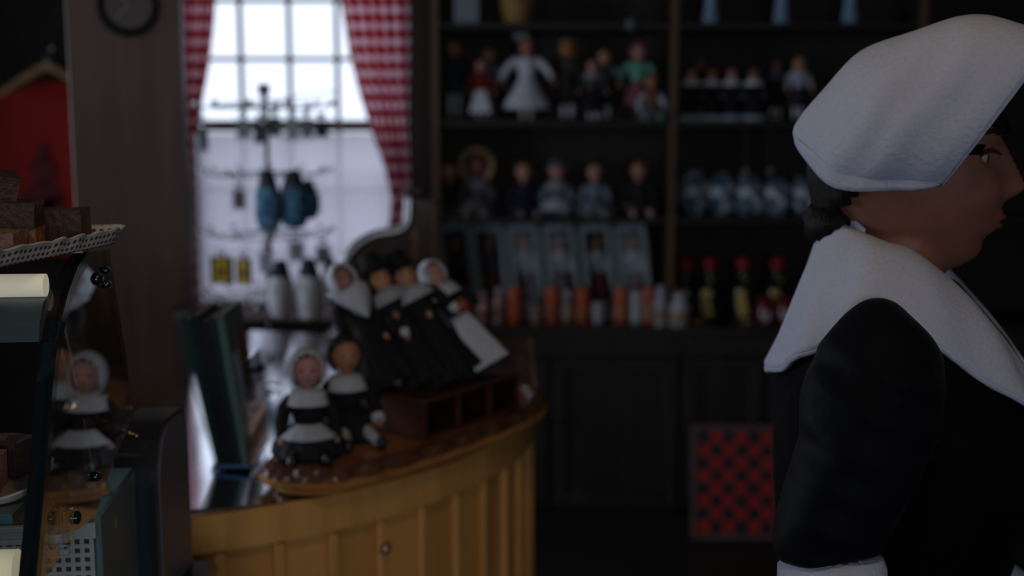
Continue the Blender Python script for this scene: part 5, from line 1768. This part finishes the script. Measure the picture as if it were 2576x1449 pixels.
def cap_pt(u, v):
    """u round the brim from one lower side over the top to the other, v from the brim to the back"""
    a_ = PI * (-.30 + 1.60 * u)               # leaves the underside (throat) open
    prof_ = (1 - v ** 2.5) ** (1 / 2.3) if v < 1 else 0.0
    infl = 1 + .17 * math.sin(min(1, v * 1.5) * PI * .62)
    up, sd = math.sin(a_), math.cos(a_)
    rr = prof_ * infl
    c = cb_ + Vector((-.176 * v, 0, -.004 * v - .012 * v * v))
    sd = math.copysign(abs(sd) ** .6, sd)
    p = c + ce * ((.100 if up > 0 else .092) * up * rr) + Vector((0, 1, 0)) * (.094 * sd * rr)
    p += Vector((noise.noise(p * 16) * .007, noise.noise(p * 14 + Vector((4, 0, 0))) * .008, noise.noise(p * 15 + Vector((0, 7, 0))) * .007)) * min(1, v * 4)
    p += Vector((0, .0018 * math.sin(v * 22), 0)) * sd
    return Matrix.Translation(HC) @ (CAPT @ p)


MB().grid(cap_pt, 64, 44).build('cap', LINEN, PR, solid=.004, off=1)
bpnt = [cap_pt(i / 50, .0) for i in range(51)]
MB().tube(bpnt, .0042, 8).build('cap_hem', LINEN, PR)
# turned-up lower edge at the back of the cap, on both sides
for e_ in (0.0, 1.0):
    MB().grid(lambda u, v: tuple(cap_pt(e_, .01 + .95 * v) + Vector((0, (-.004 - .003 * u) * (1 if e_ else -1), (.022 * u - .010) * math.sin(PI * v) ** .6))), 4, 24).build('cap_fold', LINEN, PR, solid=.003)

# dress: bodice and long skirt
DRESS = M((.003, .003, .004), .8, .2, 60, .3, sheen=.015, key='black_wool', spec=.06)
rings_ = [(.02, .00, .36, .38), (.06, .0, .36, .38), (.5, .0, .26, .28), (.85, .0, .16, .19), (.955, .0, .112, .142), (1.0, .0, .112, .142), (1.08, .006, .130, .158), (1.15, .014, .142, .170), (1.22, .006, .132, .172), (1.27, -.006, .112, .160), (1.305, -.014, .086, .125), (1.33, -.018, .070, .080)]
dm = MB()
seg = 60
vs_, fs_ = [], []
for i, (z, cx, rx, ry) in enumerate(rings_):
    for k in range(seg):
        q = 2 * PI * k / seg
        w = 1 + (.05 * math.cos(q * 15) if z < .6 else .015 * math.cos(q * 15) if z < .9 else 0)
        vs_.append((cx + rx * math.cos(q) * w, ry * math.sin(q) * w, z))
for i in range(len(rings_) - 1):
    for k in range(seg):
        k2 = (k + 1) % seg
        fs_.append((i * seg + k, i * seg + k2, (i + 1) * seg + k2, (i + 1) * seg + k))
dm.add(vs_, fs_)
dm.build('dress', DRESS, PR, solid=.004, off=1, sub=1)
SLEEVE = M((.003, .0035, .006), .6, .2, 60, .3, sheen=.02, key='black_sleeve', spec=.08)


def dense(pts, rad, m=4):
    P_ = smooth_line(pts, m)
    n_ = len(pts) - 1
    out = []
    for i in range(len(P_)):
        f = min(i / m, n_ - 1e-6)
        k_ = int(f)
        out.append(rad[k_] + (rad[k_ + 1] - rad[k_]) * (f - k_))
    return P_, out


for s_, a_ in arms.items():
    pts = [Vector(p) for p in a_]
    slv = MB().tube(*dense([pts[0] + Vector((.004, -s_ * .03, .070)), pts[0] + Vector((.003, -s_ * .018, .058)), pts[0] + Vector((.002, -s_ * .006, .030)), pts[0], pts[0].lerp(pts[1], .5), pts[1], pts[1].lerp(pts[2], .5), pts[2], pts[2].lerp(pts[3], .35)], [.008, .034, .057, .066, .066, .061, .056, .052, .048]), 28)
    for v in slv.v:
        v += Vector((noise.noise(v * 22), noise.noise(v * 20 + Vector((5, 0, 0))), 0)) * .007 + Vector((0, s_ * .0030 * math.sin(v.z * 150 + v.x * 60), 0))
    slv.build('sleeve', SLEEVE, PR, sub=1)
    MB().tube([pts[2].lerp(pts[3], .30), pts[2].lerp(pts[3], .45), pts[3].lerp(pts[4], .05)], [.050, .054, .050], 22).build('cuff', LINEN, PR, sub=1)
    MB().tube([pts[3], pts[3].lerp(pts[4], .6), pts[4]], [.043, .037, .031], 18).build('undersleeve', LINEN, PR, sub=1)

# kerchief over the shoulders
def ker(u, v):
    a_ = PI * (.075 + 1.85 * u)               # from the front opening round the back
    c_, s_ = math.cos(a_), math.sin(a_)       # c_ = 1 is the front
    z_in = 1.372 + .022 * max(0, -c_) - .06 * max(0, c_) ** 2
    r_in = .060 + .012 * max(0, c_)
    z_out = 1.312 - .085 * max(0, -c_) ** 1.2 - .13 * max(0, c_) ** 1.1
    rx_o = .188 if c_ > 0 else .128
    ry_o = .150
    f = v ** .85
    x = (-.014 + c_ * r_in) * (1 - f) + (-.012 + c_ * rx_o) * f
    y = s_ * r_in * (1 - f) + s_ * ry_o * f
    z = z_in + (z_out - z_in) * (v ** 1.15) - .016 * math.sin(PI * v) * (1 - .7 * abs(s_)) + .022 * math.sin(PI * v) * abs(s_) ** 2
    w = .0035 * math.sin(a_ * 13) * v + .004 * noise.noise((x * 14, y * 14, z * 9))
    return (x + c_ * w, y + s_ * w, z + w * .6)


MB().grid(ker, 72, 22).build('kerchief', LINEN, PR, solid=.004, off=1)
MB().tube([ker(i / 60, 1.0) for i in range(61)], .0035, 8).build('kerchief_hem', LINEN, PR)
MB().grid(lambda u, v: (lambda a_: ((-.008 + math.cos(a_) * (.060 + .008 * v)), math.sin(a_) * (.060 + .008 * v), 1.362 + .050 * (1 - v) * max(.25, -math.cos(a_))))(PI * (.68 + .64 * u)), 30, 5).build('neck_band', LINEN, PR, solid=.003)
for s_ in (-1, 1):
    MB().ball((.06, s_ * .085, .036), (.13, .048, .036), 18, 12).build('shoe', M((.012, .010, .009), .35, key='black_leather'), PR)
